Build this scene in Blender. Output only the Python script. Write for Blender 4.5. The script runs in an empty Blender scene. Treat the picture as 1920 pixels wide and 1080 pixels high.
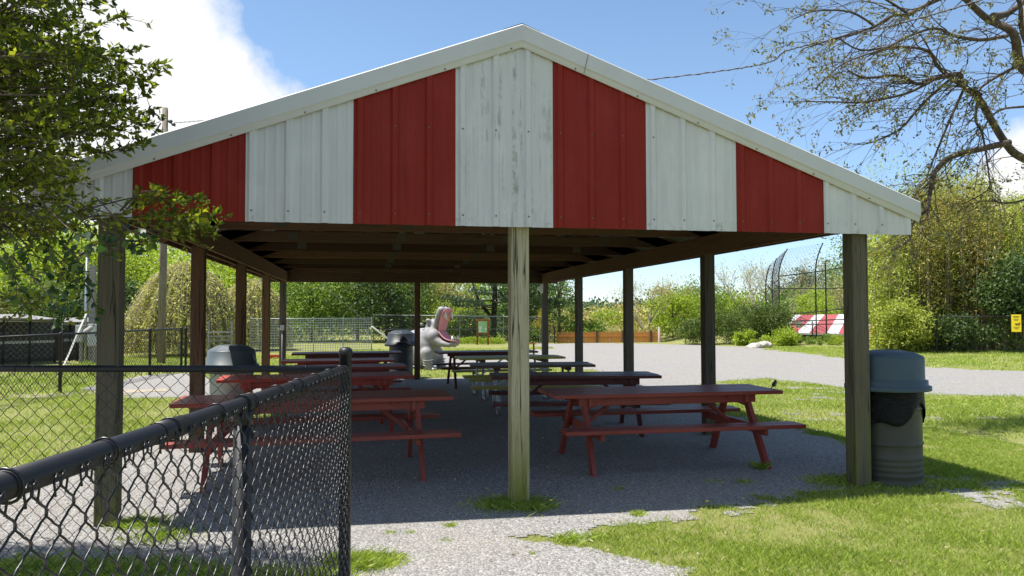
import bpy, math, random
import numpy as np
from mathutils import Vector, Matrix, Euler
rnd = random.Random(11)
rng = np.random.default_rng(7)
S = bpy.context.scene
C = S.collection
R = math.radians

# ------------------------------------------------------------------ camera
FPX, YAW, PITCH, ROLL, HC = 1422.85, 0.1911, 0.0345, -0.002, 1.5446
cy, sy = math.cos(YAW), math.sin(YAW); cp, sp = math.cos(PITCH), math.sin(PITCH)
Fv = Vector((sy*cp, cy*cp, sp)); R0 = Vector((cy, -sy, 0)); U0 = R0.cross(Fv)
Rv = R0*math.cos(ROLL) + U0*math.sin(ROLL); Uv = -R0*math.sin(ROLL) + U0*math.cos(ROLL)
cam = bpy.data.cameras.new('camera'); cam_o = bpy.data.objects.new('camera', cam); C.objects.link(cam_o)
cam.sensor_width = 36; cam.lens = 36*FPX/1920; cam.clip_start = 0.05; cam.clip_end = 3000
cam_o.matrix_world = Matrix(((Rv.x, Uv.x, -Fv.x, 0), (Rv.y, Uv.y, -Fv.y, 0), (Rv.z, Uv.z, -Fv.z, HC), (0, 0, 0, 1)))
S.camera = cam_o
def at(u, v, d):           # world point seen at photo pixel (u, v) at distance d along the view axis
    return Fv*d + Rv*((u-960)/FPX*d) + Uv*((540-v)/FPX*d) + Vector((0, 0, HC))
def gp(u, v, z=0.0):       # world point on the plane z seen at photo pixel
    d = Fv*FPX + Rv*(u-960) + Uv*(540-v); t = (z-HC)/d.z
    return Vector((d.x*t, d.y*t, z))

# ------------------------------------------------------------------ world, sun, exposure
SUN = Vector((-0.40, 0.07, 1.0)).normalized()
W = bpy.data.worlds.new('World'); S.world = W; W.use_nodes = True
nt = W.node_tree; nt.nodes.clear()
def wn(t, **k):
    n = nt.nodes.new(t)
    for a, b in k.items(): setattr(n, a, b)
    return n
out = wn('ShaderNodeOutputWorld'); bg = wn('ShaderNodeBackground'); sky = wn('ShaderNodeTexSky', sky_type='NISHITA')
sky.sun_disc = False; sky.sun_elevation = math.asin(SUN.z); sky.sun_rotation = math.atan2(SUN.x, SUN.y)
sky.air_density = 1.0; sky.dust_density = 0.0; sky.ozone_density = 2.0
bg.inputs['Strength'].default_value = 0.085
tc = wn('ShaderNodeTexCoord')
def wmath(op, a, b=None, c=None, clamp=False):
    n = wn('ShaderNodeMath', operation=op, use_clamp=clamp)
    for i, x in enumerate((a, b, c)):
        if x is None: continue
        if isinstance(x, (int, float)): n.inputs[i].default_value = x
        else: nt.links.new(x, n.inputs[i])
    return n.outputs[0]
def wnoise(scale, detail, rough, off=0.0, dist=0.0):
    n = wn('ShaderNodeTexNoise'); n.inputs['Scale'].default_value = scale; n.inputs['Detail'].default_value = detail
    n.inputs['Roughness'].default_value = rough; n.inputs['Distortion'].default_value = dist
    m = wn('ShaderNodeMapping'); m.inputs['Location'].default_value = (off, off*.7, off*.3)
    nt.links.new(tc.outputs['Generated'], m.inputs['Vector']); nt.links.new(m.outputs[0], n.inputs['Vector'])
    return n.outputs['Fac']
def cap(u, v, rad_px):
    d = (at(u, v, 1) - Vector((0, 0, HC))).normalized()
    n = wn('ShaderNodeVectorMath', operation='DISTANCE'); n.inputs[1].default_value = d
    nt.links.new(tc.outputs['Generated'], n.inputs[0])
    return wmath('SUBTRACT', 1.0, wmath('DIVIDE', n.outputs['Value'], rad_px/FPX))
nz = wmath('SUBTRACT', wnoise(7.0, 8, .58), .5)
blob = wmath('MAXIMUM', cap(60, 60, 335), wmath('MAXIMUM', cap(315, 275, 250), wmath('MAXIMUM', cap(1990, 400, 150), cap(-500, 100, 520))))
cm = wmath('MULTIPLY', wmath('ADD', blob, wmath('MULTIPLY', nz, 1.15)), 4.5, clamp=True)
fill_clouds = wmath('MULTIPLY', wmath('SUBTRACT', wnoise(2.2, 8, .6, 5.3), .50), 9.0, clamp=True)   # unseen clouds behind the viewer, enlarged to whiten the fill light on the gable
dv = wn('ShaderNodeVectorMath', operation='DOT_PRODUCT'); dv.inputs[1].default_value = Fv; nt.links.new(tc.outputs['Generated'], dv.inputs[0])
fill_clouds = wmath('MULTIPLY', fill_clouds, wmath('MULTIPLY', wmath('SUBTRACT', .35, dv.outputs['Value']), 4.0, clamp=True))
cm = wmath('MAXIMUM', cm, fill_clouds)
shade = wmath('MULTIPLY', wmath('SUBTRACT', wnoise(5.5, 7, .6, 2.1), .515), 5.0, clamp=True)
cc = wn('ShaderNodeMixRGB'); cc.inputs[1].default_value = (6.9, 6.95, 7.05, 1); cc.inputs[2].default_value = (4.3, 4.5, 5.1, 1)
nt.links.new(shade, cc.inputs[0])
sx_ = wn('ShaderNodeSeparateXYZ'); nt.links.new(tc.outputs['Generated'], sx_.inputs[0])
tn = wn('ShaderNodeMixRGB'); tn.inputs[1].default_value = (.86, .98, 1.24, 1); tn.inputs[2].default_value = (1.16, 1.20, 1.20, 1)
nt.links.new(wmath('MULTIPLY', sx_.outputs['Z'], 3.2, clamp=True), tn.inputs[0])
tm = wn('ShaderNodeMixRGB', blend_type='MULTIPLY'); tm.inputs[0].default_value = 1; nt.links.new(sky.outputs[0], tm.inputs[1]); nt.links.new(tn.outputs[0], tm.inputs[2])
mx = wn('ShaderNodeMixRGB'); nt.links.new(cm, mx.inputs[0]); nt.links.new(tm.outputs[0], mx.inputs[1]); nt.links.new(cc.outputs[0], mx.inputs[2])
nt.links.new(mx.outputs[0], bg.inputs['Color']); nt.links.new(bg.outputs[0], out.inputs['Surface'])
sl = bpy.data.lights.new('sun', 'SUN'); sl.energy = 5.0; sl.angle = R(0.53); sl.color = (1.0, 0.955, 0.88)
so = bpy.data.objects.new('sun', sl); C.objects.link(so); so.rotation_euler = SUN.to_track_quat('Z', 'Y').to_euler()
S.view_settings.view_transform = 'Standard'; S.view_settings.look = 'None'; S.view_settings.gamma = 1
S.view_settings.exposure = 0.86
S.render.engine = 'CYCLES'
S.cycles.max_bounces = 8; S.cycles.diffuse_bounces = 4; S.cycles.glossy_bounces = 3; S.cycles.transparent_max_bounces = 8
S.cycles.sample_clamp_indirect = 4
try: S.cycles.use_denoising = True
except Exception: pass

# ------------------------------------------------------------------ materials
class NT:
    def __init__(s, name):
        s.m = bpy.data.materials.new(name); s.m.use_nodes = True; s.t = s.m.node_tree; s.t.nodes.clear()
        s.o = s.n('ShaderNodeOutputMaterial'); s.b = s.n('ShaderNodeBsdfPrincipled'); s.l(s.b.outputs[0], s.o.inputs['Surface'])
    def n(s, t, **k):
        n = s.t.nodes.new(t)
        for a, b in k.items(): setattr(n, a, b)
        return n
    def l(s, a, b): s.t.links.new(a, b)
    def put(s, x, inp):
        if hasattr(x, 'is_linked') or hasattr(x, 'links'): s.l(x, inp)
        elif isinstance(x, (tuple, list)): inp.default_value = (*x[:3], 1) if len(inp.default_value) == 4 else x
        else: inp.default_value = x
    def math(s, op, a, b=0.0, clamp=False):
        n = s.n('ShaderNodeMath', operation=op, use_clamp=clamp); s.put(a, n.inputs[0]); s.put(b, n.inputs[1]); return n.outputs[0]
    def mix(s, f, a, b, mode='MIX'):
        n = s.n('ShaderNodeMixRGB', blend_type=mode); s.put(f, n.inputs[0]); s.put(a, n.inputs[1]); s.put(b, n.inputs[2]); return n.outputs[0]
    def coord(s, kind='Object', scale=(1, 1, 1), rand=True):
        t = s.n('ShaderNodeTexCoord'); v = t.outputs[kind]
        if rand:
            oi = s.n('ShaderNodeObjectInfo'); a = s.n('ShaderNodeVectorMath', operation='ADD')
            m = s.math('MULTIPLY', oi.outputs['Random'], 37.0); s.l(v, a.inputs[0]); s.l(m, a.inputs[1]); v = a.outputs[0]
        m = s.n('ShaderNodeMapping'); m.inputs['Scale'].default_value = scale; s.l(v, m.inputs['Vector']); return m.outputs[0]
    def noise(s, vec, scale, detail=4, rough=.55, dist=0.0, out='Fac'):
        n = s.n('ShaderNodeTexNoise'); s.l(vec, n.inputs['Vector']); n.inputs['Scale'].default_value = scale
        n.inputs['Detail'].default_value = detail; n.inputs['Roughness'].default_value = rough; n.inputs['Distortion'].default_value = dist
        return n.outputs[out]
    def ramp(s, f, stops):
        n = s.n('ShaderNodeValToRGB'); e = n.color_ramp.elements
        while len(e) < len(stops): e.new(.5)
        for i, (p, c) in enumerate(stops):
            e[i].position = p; e[i].color = (*c, 1) if isinstance(c, (tuple, list)) else (c, c, c, 1)
        s.l(f, n.inputs[0]); return n.outputs[0]
    def bump(s, h, strength=.3, dist=.01):
        n = s.n('ShaderNodeBump'); n.inputs['Strength'].default_value = strength; n.inputs['Distance'].default_value = dist
        s.l(h, n.inputs['Height']); s.l(n.outputs[0], s.b.inputs['Normal'])
    def set(s, color=None, rough=None, metal=None, spec=None):
        if color is not None: s.put(color, s.b.inputs['Base Color'])
        if rough is not None: s.put(rough, s.b.inputs['Roughness'])
        if metal is not None: s.put(metal, s.b.inputs['Metallic'])
        if spec is not None: s.put(spec, s.b.inputs['Specular IOR Level'])
        return s.m
def sub(a, k): return tuple(x*k for x in a)

def wood(name, c, dark=.45, axis=2, paint=0.0, pc=None, algae=0.0, crack=1.0, rough=.85, spec=.12):
    s = NT(name); sc = [16, 16, 16]; sc[axis] = .9
    v = s.coord('Object', sc); g = s.noise(v, 2.2, 7, .66, 1.1)
    v2 = s.coord('Object', [x*3.2 if i != axis else x*.6 for i, x in enumerate(sc)]); f = s.noise(v2, 2.0, 5, .6)
    col = s.ramp(g, [(.30, sub(c, dark*.8)), (.44, c), (.56, sub(c, 1.2)), (.63, sub(c, .62)), (.72, sub(c, 1.1))])
    col = s.mix(.45, col, s.ramp(f, [(.3, sub(c, .5)), (.7, sub(c, 1.3))]))
    ck = s.ramp(s.noise(s.coord('Object', [x*.8 if i != axis else .35 for i, x in enumerate(sc)]), 1.1, 3, .5, .3), [(.485, 0.0), (.497, 1.0), (.503, 1.0), (.515, 0.0)])
    ckm = s.math('MULTIPLY', ck, .75*crack)
    col = s.mix(ckm, col, sub(c, .12))
    blot = s.noise(s.coord('Object'), 3.0, 5, .6)
    ov = s.n('ShaderNodeObjectInfo'); vv = s.math('ADD', .78, s.math('MULTIPLY', ov.outputs['Random'], .44)); cb = s.n('ShaderNodeCombineXYZ'); [s.l(vv, cb.inputs[i]) for i in range(3)]
    col = s.mix(1.0, col, cb.outputs[0], 'MULTIPLY')
    if paint:
        pcol = s.mix(s.ramp(blot, [(.3, 0.0), (.7, 1.0)]), sub(pc, .82), sub(pc, 1.12))
        wear = s.ramp(s.noise(v, 3.0, 8, .7), [(.60-.12*(1-paint), 1.0), (.68, 1-paint)])
        col = s.mix(wear, col, pcol)
    if algae:
        gz = s.n('ShaderNodeSeparateXYZ'); t = s.n('ShaderNodeTexCoord'); s.l(t.outputs['Object'], gz.inputs[0])
        h = s.math('SUBTRACT', 1.0, s.math('MULTIPLY', gz.outputs['Z'], 1.15), clamp=True)
        h = s.math('MULTIPLY', s.math('MULTIPLY', h, s.ramp(s.noise(s.coord('Object', (9, 9, 1.2)), 1.0, 4), [(.38, 0.0), (.58, 1.0)])), algae, clamp=True)
        col = s.mix(h, col, (.16, .17, .025))
    h = s.math('SUBTRACT', s.math('ADD', g, s.math('MULTIPLY', f, .5)), s.math('MULTIPLY', ck, 1.5*crack))
    s.bump(h, .35, .006)
    return s.set(col, rough, spec=spec)
def paint(name, c, rough=.45, dirt=.25, bump=.0, metal=0.0, streak=False, spec=.5):
    s = NT(name); n = s.noise(s.coord('Object', (1, 1, .35 if streak else 1)), 4.0, 6, .6)
    col = s.mix(s.ramp(n, [(.35, 0.0), (.75, dirt)]), c, sub(c, .45))
    n2 = s.noise(s.coord('Object'), 60, 3); col = s.mix(s.math('MULTIPLY', n2, .12), col, sub(c, .6))
    s.bump(s.noise(s.coord('Object'), 25, 4), bump if bump else .04, .004)
    return s.set(col, s.ramp(n, [(.3, max(rough-.08, .05)), (.7, min(rough+.15, 1))]), metal, spec)
def leafmat(name, cols, trans=.35, rough=.55, soft=0.0):
    s = NT(name); g = s.n('ShaderNodeNewGeometry')
    n = s.noise(s.coord('Object', rand=False), .8, 3)
    f = s.math('ADD', s.math('MULTIPLY', g.outputs['Random Per Island'], .75), s.math('MULTIPLY', n, .5))
    f = s.math('SUBTRACT', f, .12)
    k = len(cols); col = s.ramp(f, [(i/(k-1), c) for i, c in enumerate(cols)])
    s.set(col, rough, spec=.35)
    t = s.n('ShaderNodeBsdfTranslucent'); s.l(s.mix(1.0, col, (1.25, 1.3, .55), 'MULTIPLY'), t.inputs['Color'])
    m = s.n('ShaderNodeMixShader'); m.inputs[0].default_value = trans
    s.l(s.b.outputs[0], m.inputs[1]); s.l(t.outputs[0], m.inputs[2]); s.l(m.outputs[0], s.o.inputs['Surface'])
    return s.m
def bark(name, c):
    s = NT(name); n = s.noise(s.coord('Object', (6, 6, 1.5)), 3.0, 6, .65)
    s.bump(n, .6, .02); return s.set(s.ramp(n, [(.3, sub(c, .4)), (.55, c), (.75, sub(c, 1.5))]), .9, spec=.2)

M = {}
M['post'] = wood('weathered_post', (.12, .105, .072), algae=.6)
M['post_front'] = wood('weathered_front_post', (.33, .295, .195), dark=.36, algae=1.0, crack=1.5)
M['post_brown'] = wood('brown_post', (.13, .075, .046), dark=.5)
M['post_in'] = wood('shade_darkened_post', (.115, .098, .078), dark=.5, algae=.2)  # inner posts: shade under the roof is put into the wood colour
M['frame'] = wood('brown_roof_timber', (.105, .066, .049), axis=0, crack=.3)
M['frame_b'] = wood('dark_brown_roof_timber', (.075, .045, .034), axis=0, crack=.3)
M['frame_c'] = wood('reddish_roof_timber', (.145, .085, .06), axis=0, crack=.3)
M['purlin'] = wood('dark_purlin', (.06, .036, .026), axis=1)
M['frame_y'] = wood('brown_side_beam', (.15, .088, .058), axis=1, crack=.3)
RED = (.235, .021, .012)
def table_mat(name, c, p=.86, under=(.16, .11, .08)): return wood(name, under, axis=0, paint=p, pc=c, crack=.35, rough=.45, spec=.3)
M['t_red'] = table_mat('red_table_paint', (.26, .048, .034)); M['t_redb'] = table_mat('bright_red_table_paint', (.34, .05, .032))
M['t_maroon'] = table_mat('maroon_table_paint', (.10, .022, .02), .8, (.10, .07, .06)); M['t_brown'] = table_mat('brown_table_paint', (.13, .075, .05), .8)
M['t_yellow'] = table_mat('olive_yellow_table_paint', (.40, .35, .05), .95); M['t_redworn'] = table_mat('worn_red_table_paint', (.26, .052, .036), .66, (.22, .15, .11))
M['plate'] = paint('dull_tin_plate', (.10, .095, .09), .5, .3, metal=.3)
M['steel'] = paint('galvanised_steel', (.45, .47, .5), .4, .3, metal=.8)
def siding(name, c, stain):
    s = NT(name); v = s.coord('Object', (15, 1, .75), rand=False)
    n = s.noise(v, 1.6, 5, .55, .3); fine = s.noise(s.coord('Object'), 220, 2)
    col = s.mix(s.math('MULTIPLY', fine, .10), c, sub(c, .7))
    big = s.noise(s.coord('Object', rand=False), 1.3, 3); col = s.mix(s.ramp(big, [(.35, 0.0), (.7, .16)]), col, sub(c, .72))
    if stain:
        zz = s.n('ShaderNodeSeparateXYZ'); t = s.n('ShaderNodeTexCoord'); s.l(t.outputs['Object'], zz.inputs[0])
        xr = s.math('SUBTRACT', 1.0, s.math('MULTIPLY', s.math('ABSOLUTE', s.math('ADD', zz.outputs['X'], .06)), 1.7), clamp=True)
        st = s.math('MULTIPLY', s.ramp(n, [(.53, 0.0), (.62, 1.0)]), xr)
        br = s.ramp(s.noise(s.coord('Object', (5, 1, 3), rand=False), 3.0, 5, .7), [(.44, 0.0), (.58, 1.0)])
        col = s.mix(s.math('MULTIPLY', s.math('MULTIPLY', st, br), .68), col, (.17, .18, .13))
        lo = s.math('MULTIPLY', s.math('SUBTRACT', 2.36, zz.outputs['Z']), 9.0, clamp=True)
        lo = s.math('MULTIPLY', lo, s.ramp(s.noise(s.coord('Object', (6, 1, 6), rand=False), 2.2, 5, .7), [(.56, 0.0), (.66, .7)]))
        col = s.mix(lo, col, (.22, .22, .18))
    fd = s.noise(s.coord('Object', (7, 1, .5), rand=False), 2.6, 6, .65); col = s.mix(s.ramp(fd, [(.45, 0.0), (.75, .32)]), col, sub(c, .55))
    ch = s.noise(s.coord('Object', (2, 1, 1.2), rand=False), 1.7, 5, .6); col = s.mix(s.ramp(ch, [(.5, 0.0), (.8, .22)]), col, tuple(min(1, x*1.5+.04) for x in c))
    s.bump(s.noise(s.coord('Object', (1, 1, .4)), 5.0, 3), .22, .012)
    return s.set(col, .5, spec=.14)
M['white_siding'] = siding('pale_grey_white_siding', (.60, .60, .585), True)
M['red_siding'] = siding('red_siding', RED, False)
M['white_trim'] = paint('pale_metal_trim', (.57, .57, .555), .45, .15, spec=.2)
M['roof_metal'] = paint('roof_sheet', (.20, .20, .19), .6, .3, metal=.2)
M['ridge'] = paint('ridge_cap', (.08, .085, .09), .5, .3)
M['screw'] = paint('rusty_screw', (.16, .12, .09), .6, .5)
M['black'] = paint('black_coated_steel', (.011, .011, .013), .46, .45, spec=.4)
M['net'] = paint('weathered_dark_netting', (.05, .052, .055), .6, .2)
M['wire'] = paint('black_coated_wire', (.009, .009, .012), .30, .2, spec=.5)
M['wiregrey'] = paint('galvanised_wire', (.38, .42, .42), .45, .2, metal=.5)
M['railgrey'] = paint('faded_fence_rail', (.25, .25, .27), .45, .3, metal=.4)
M['greywood'] = wood('grey_weathered_wood', (.33, .31, .28), axis=0)
M['white'] = paint('white_paint', (.78, .78, .76), .5, .25)
M['lid'] = paint('blue_grey_plastic_lid', (.05, .078, .095), .5, .18, spec=.4)
M['lid_dark'] = paint('dark_plastic_lid', (.02, .028, .038), .45, .2)
M['lid_pale'] = paint('grey_plastic_lid', (.065, .085, .095), .45, .2)
M['drum'] = paint('olive_grey_steel_drum', (.048, .047, .036), .5, .35, spec=.5)
M['drum_pale'] = paint('pale_grey_drum', (.36, .36, .32), .6, .3)
M['drum_dark'] = paint('dark_drum', (.05, .055, .06), .5, .3)
s = NT('black_bin_liner'); s.bump(s.noise(s.coord('Object', (1, 1, 2.4)), 14, 6, .6, 1.5), 1.0, .02); M['bag'] = s.set((.006, .006, .007), .4, spec=.2)
M['hippo'] = paint('painted_pale_grey_hide', (.30, .29, .30), .65, .6, bump=.2)
M['pink'] = paint('painted_pink_mouth', (.62, .22, .24), .5, .25)
M['tusk'] = paint('ivory_paint', (.72, .70, .62), .5, .2)
M['eye'] = paint('dark_eye_paint', (.03, .025, .02), .2, .1)
M['orange_fence'] = wood('orange_brown_boards', (.60, .27, .085), axis=2, crack=.3)
M['fence_post_wood'] = wood('brown_fence_post', (.24, .14, .09), axis=2)
M['sign_wood'] = wood('brown_sign_wood', (.28, .10, .035), axis=2)
M['yellow'] = paint('yellow_sign_face', (.86, .66, .01), .5, .05)
M['print'] = paint('dark_print', (.10, .05, .01), .6, .1)
M['green_board'] = paint('pale_green_notice', (.30, .52, .24), .5, .35)
M['paper'] = paint('white_paper', (.62, .66, .60), .6, .1)
M['roof_white'] = paint('white_roof_sheet', (.72, .70, .70), .5, .2); M['roof_red'] = paint('faded_red_roof_sheet', (.40, .085, .085), .5, .3)
s = NT('pale_rock'); n = s.noise(s.coord('Object'), 4, 8, .65); s.bump(n, .8, .06); M['rock'] = s.set(s.ramp(n, [(.3, (.20, .18, .15)), (.6, (.46, .44, .38))]), .9)
M['pole'] = wood('utility_pole_wood', (.18, .155, .12), axis=2)
M['cable'] = paint('cable_sheath', (.06, .06, .065), .5, .2)
M['redobj'] = paint('red_plastic', (.55, .04, .02), .4, .2)
M['bird_b'] = paint('dark_feathers', (.035, .033, .03), .8, .3); M['bird_l'] = paint('brown_feathers', (.16, .15, .12), .85, .3); M['beak'] = paint('horn', (.05, .045, .04), .4, .1)
M['bark'] = bark('grey_brown_bark', (.105, .08, .06)); M['bark_dark'] = bark('dark_bark', (.06, .05, .042)); M['bark_pale'] = bark('pale_twig_bark', (.34, .29, .22))
M['l_bright'] = leafmat('spring_leaves', [(.12, .17, .02), (.25, .34, .035), (.36, .45, .06), (.48, .52, .11)], .45)
M['l_mid'] = leafmat('mid_green_leaves', [(.05, .09, .018), (.12, .20, .035), (.21, .30, .06), (.34, .41, .11)], .42)
M['l_dark'] = leafmat('dark_green_leaves', [(.015, .03, .01), (.04, .075, .018), (.075, .125, .028), (.13, .19, .05)], .25)
M['l_juniper'] = leafmat('juniper_sprays', [(.02, .032, .008), (.05, .08, .015), (.12, .18, .03), (.26, .34, .06)], .25)
M['l_tan'] = leafmat('tan_catkins', [(.22, .17, .08), (.36, .30, .13), (.48, .42, .18), (.40, .43, .13)], .3)
M['l_weep'] = leafmat('weeping_twigs_and_buds', [(.26, .22, .09), (.46, .43, .14), (.60, .58, .18), (.44, .54, .09)], .25)
M['l_bamboo'] = leafmat('bamboo_leaves', [(.07, .10, .016), (.22, .28, .035), (.42, .46, .08), (.60, .56, .20)], .35)
M['l_bamboo_red'] = leafmat('bronze_bamboo_leaves', [(.10, .10, .02), (.26, .23, .05), (.44, .34, .10), (.56, .48, .18)], .35)
M['l_bronze'] = leafmat('young_bronze_leaves', [(.06, .055, .025), (.13, .125, .045), (.20, .21, .065), (.26, .15, .06)], .3)
M['l_near'] = leafmat('glossy_young_leaves', [(.025, .038, .007), (.08, .11, .012), (.19, .23, .02), (.48, .48, .04)], .5, .5)
M['l_hang'] = leafmat('broad_hanging_leaves', [(.01, .03, .012), (.03, .07, .02), (.06, .11, .02), (.30, .34, .03)], .35, .4)
M['l_litter'] = leafmat('dry_leaf_litter', [(.10, .07, .04), (.22, .16, .09), (.38, .31, .18), (.48, .42, .28)], .1, .8)
M['l_pine'] = leafmat('pine_needles', [(.015, .04, .02), (.035, .075, .035), (.06, .11, .05), (.09, .14, .07)], .2)
M['l_yellow'] = leafmat('yellow_flowers', [(.30, .24, .03), (.45, .36, .03), (.50, .42, .05)], .3)
M['l_far'] = leafmat('distant_leaves', [(.035, .065, .04), (.06, .11, .06), (.09, .15, .08), (.13, .19, .10)], .2)  # bluish green puts the distance haze into the leaf colour
M['grassblade'] = leafmat('grass_blades', [(.11, .17, .022), (.22, .32, .038), (.34, .43, .065), (.56, .54, .24)], .35, .6)
def ground_mats():
    s = NT('gravel'); v = s.coord('Object', rand=False)
    vo = s.n('ShaderNodeTexVoronoi'); vo.inputs['Scale'].default_value = 58; s.l(v, vo.inputs['Vector'])
    vo2 = s.n('ShaderNodeTexVoronoi'); vo2.inputs['Scale'].default_value = 130; s.l(v, vo2.inputs['Vector'])
    bw = s.n('ShaderNodeRGBToBW'); s.l(vo.outputs['Color'], bw.inputs[0]); bw2 = s.n('ShaderNodeRGBToBW'); s.l(vo2.outputs['Color'], bw2.inputs[0])
    col = s.ramp(bw.outputs[0], [(.2, (.11, .107, .103)), (.5, (.275, .268, .26)), (.75, (.38, .372, .362)), (.9, (.56, .55, .53))])
    col2 = s.ramp(bw2.outputs[0], [(.2, (.20, .195, .19)), (.8, (.43, .42, .405))])
    col = s.mix(.35, col, col2)
    big = s.noise(v, .55, 6, .6); warm = s.ramp(big, [(.38, .1), (.60, .75)])
    col = s.mix(warm, col, s.mix(.5, col, (.33, .295, .245)))
    pt = s.noise(v, 2.3, 5, .6); col = s.mix(s.ramp(pt, [(.55, 0.0), (.75, .35)]), col, (.24, .215, .18))
    crack = s.ramp(vo.outputs['Distance'], [(.3, 0.0), (.8, .4)]); col = s.mix(crack, col, (.10, .095, .09))
    h = s.math('SUBTRACT', 1.0, vo.outputs['Distance']); h2 = s.math('SUBTRACT', 1.0, vo2.outputs['Distance'])
    s.bump(s.math('ADD', h, s.math('MULTIPLY', h2, .4)), .9, .012); M['gravel'] = s.set(col, .9, spec=.25)
    s = NT('lawn'); v = s.coord('Object', rand=False)
    n = s.noise(v, 30, 8, .7); big = s.noise(v, .45, 5, .6); mid = s.noise(v, 3.0, 6, .65)
    col = s.ramp(n, [(.3, (.13, .15, .04)), (.5, (.22, .27, .06)), (.65, (.31, .34, .10)), (.8, (.44, .39, .21))])
    col = s.mix(s.ramp(big, [(.4, 0.0), (.65, .5)]), col, s.mix(.6, col, (.42, .40, .13)))
    col = s.mix(s.ramp(mid, [(.54, 0.0), (.68, .8)]), col, (.46, .39, .24))
    sp = s.noise(v, 95, 5, .7); col = s.mix(s.ramp(sp, [(.42, .75), (.60, 0.0)]), col, (.15, .125, .07))
    s.bump(n, .8, .04); M['lawn'] = s.set(col, .95, spec=.1)
    s = NT('dirt_path'); v = s.coord('Object', rand=False); n = s.noise(v, 14, 7, .65)
    s.bump(n, .5, .02); M['dirt'] = s.set(s.ramp(n, [(.3, (.21, .17, .12)), (.6, (.38, .33, .25)), (.8, (.45, .42, .35))]), .95, spec=.1)
ground_mats()

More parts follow.
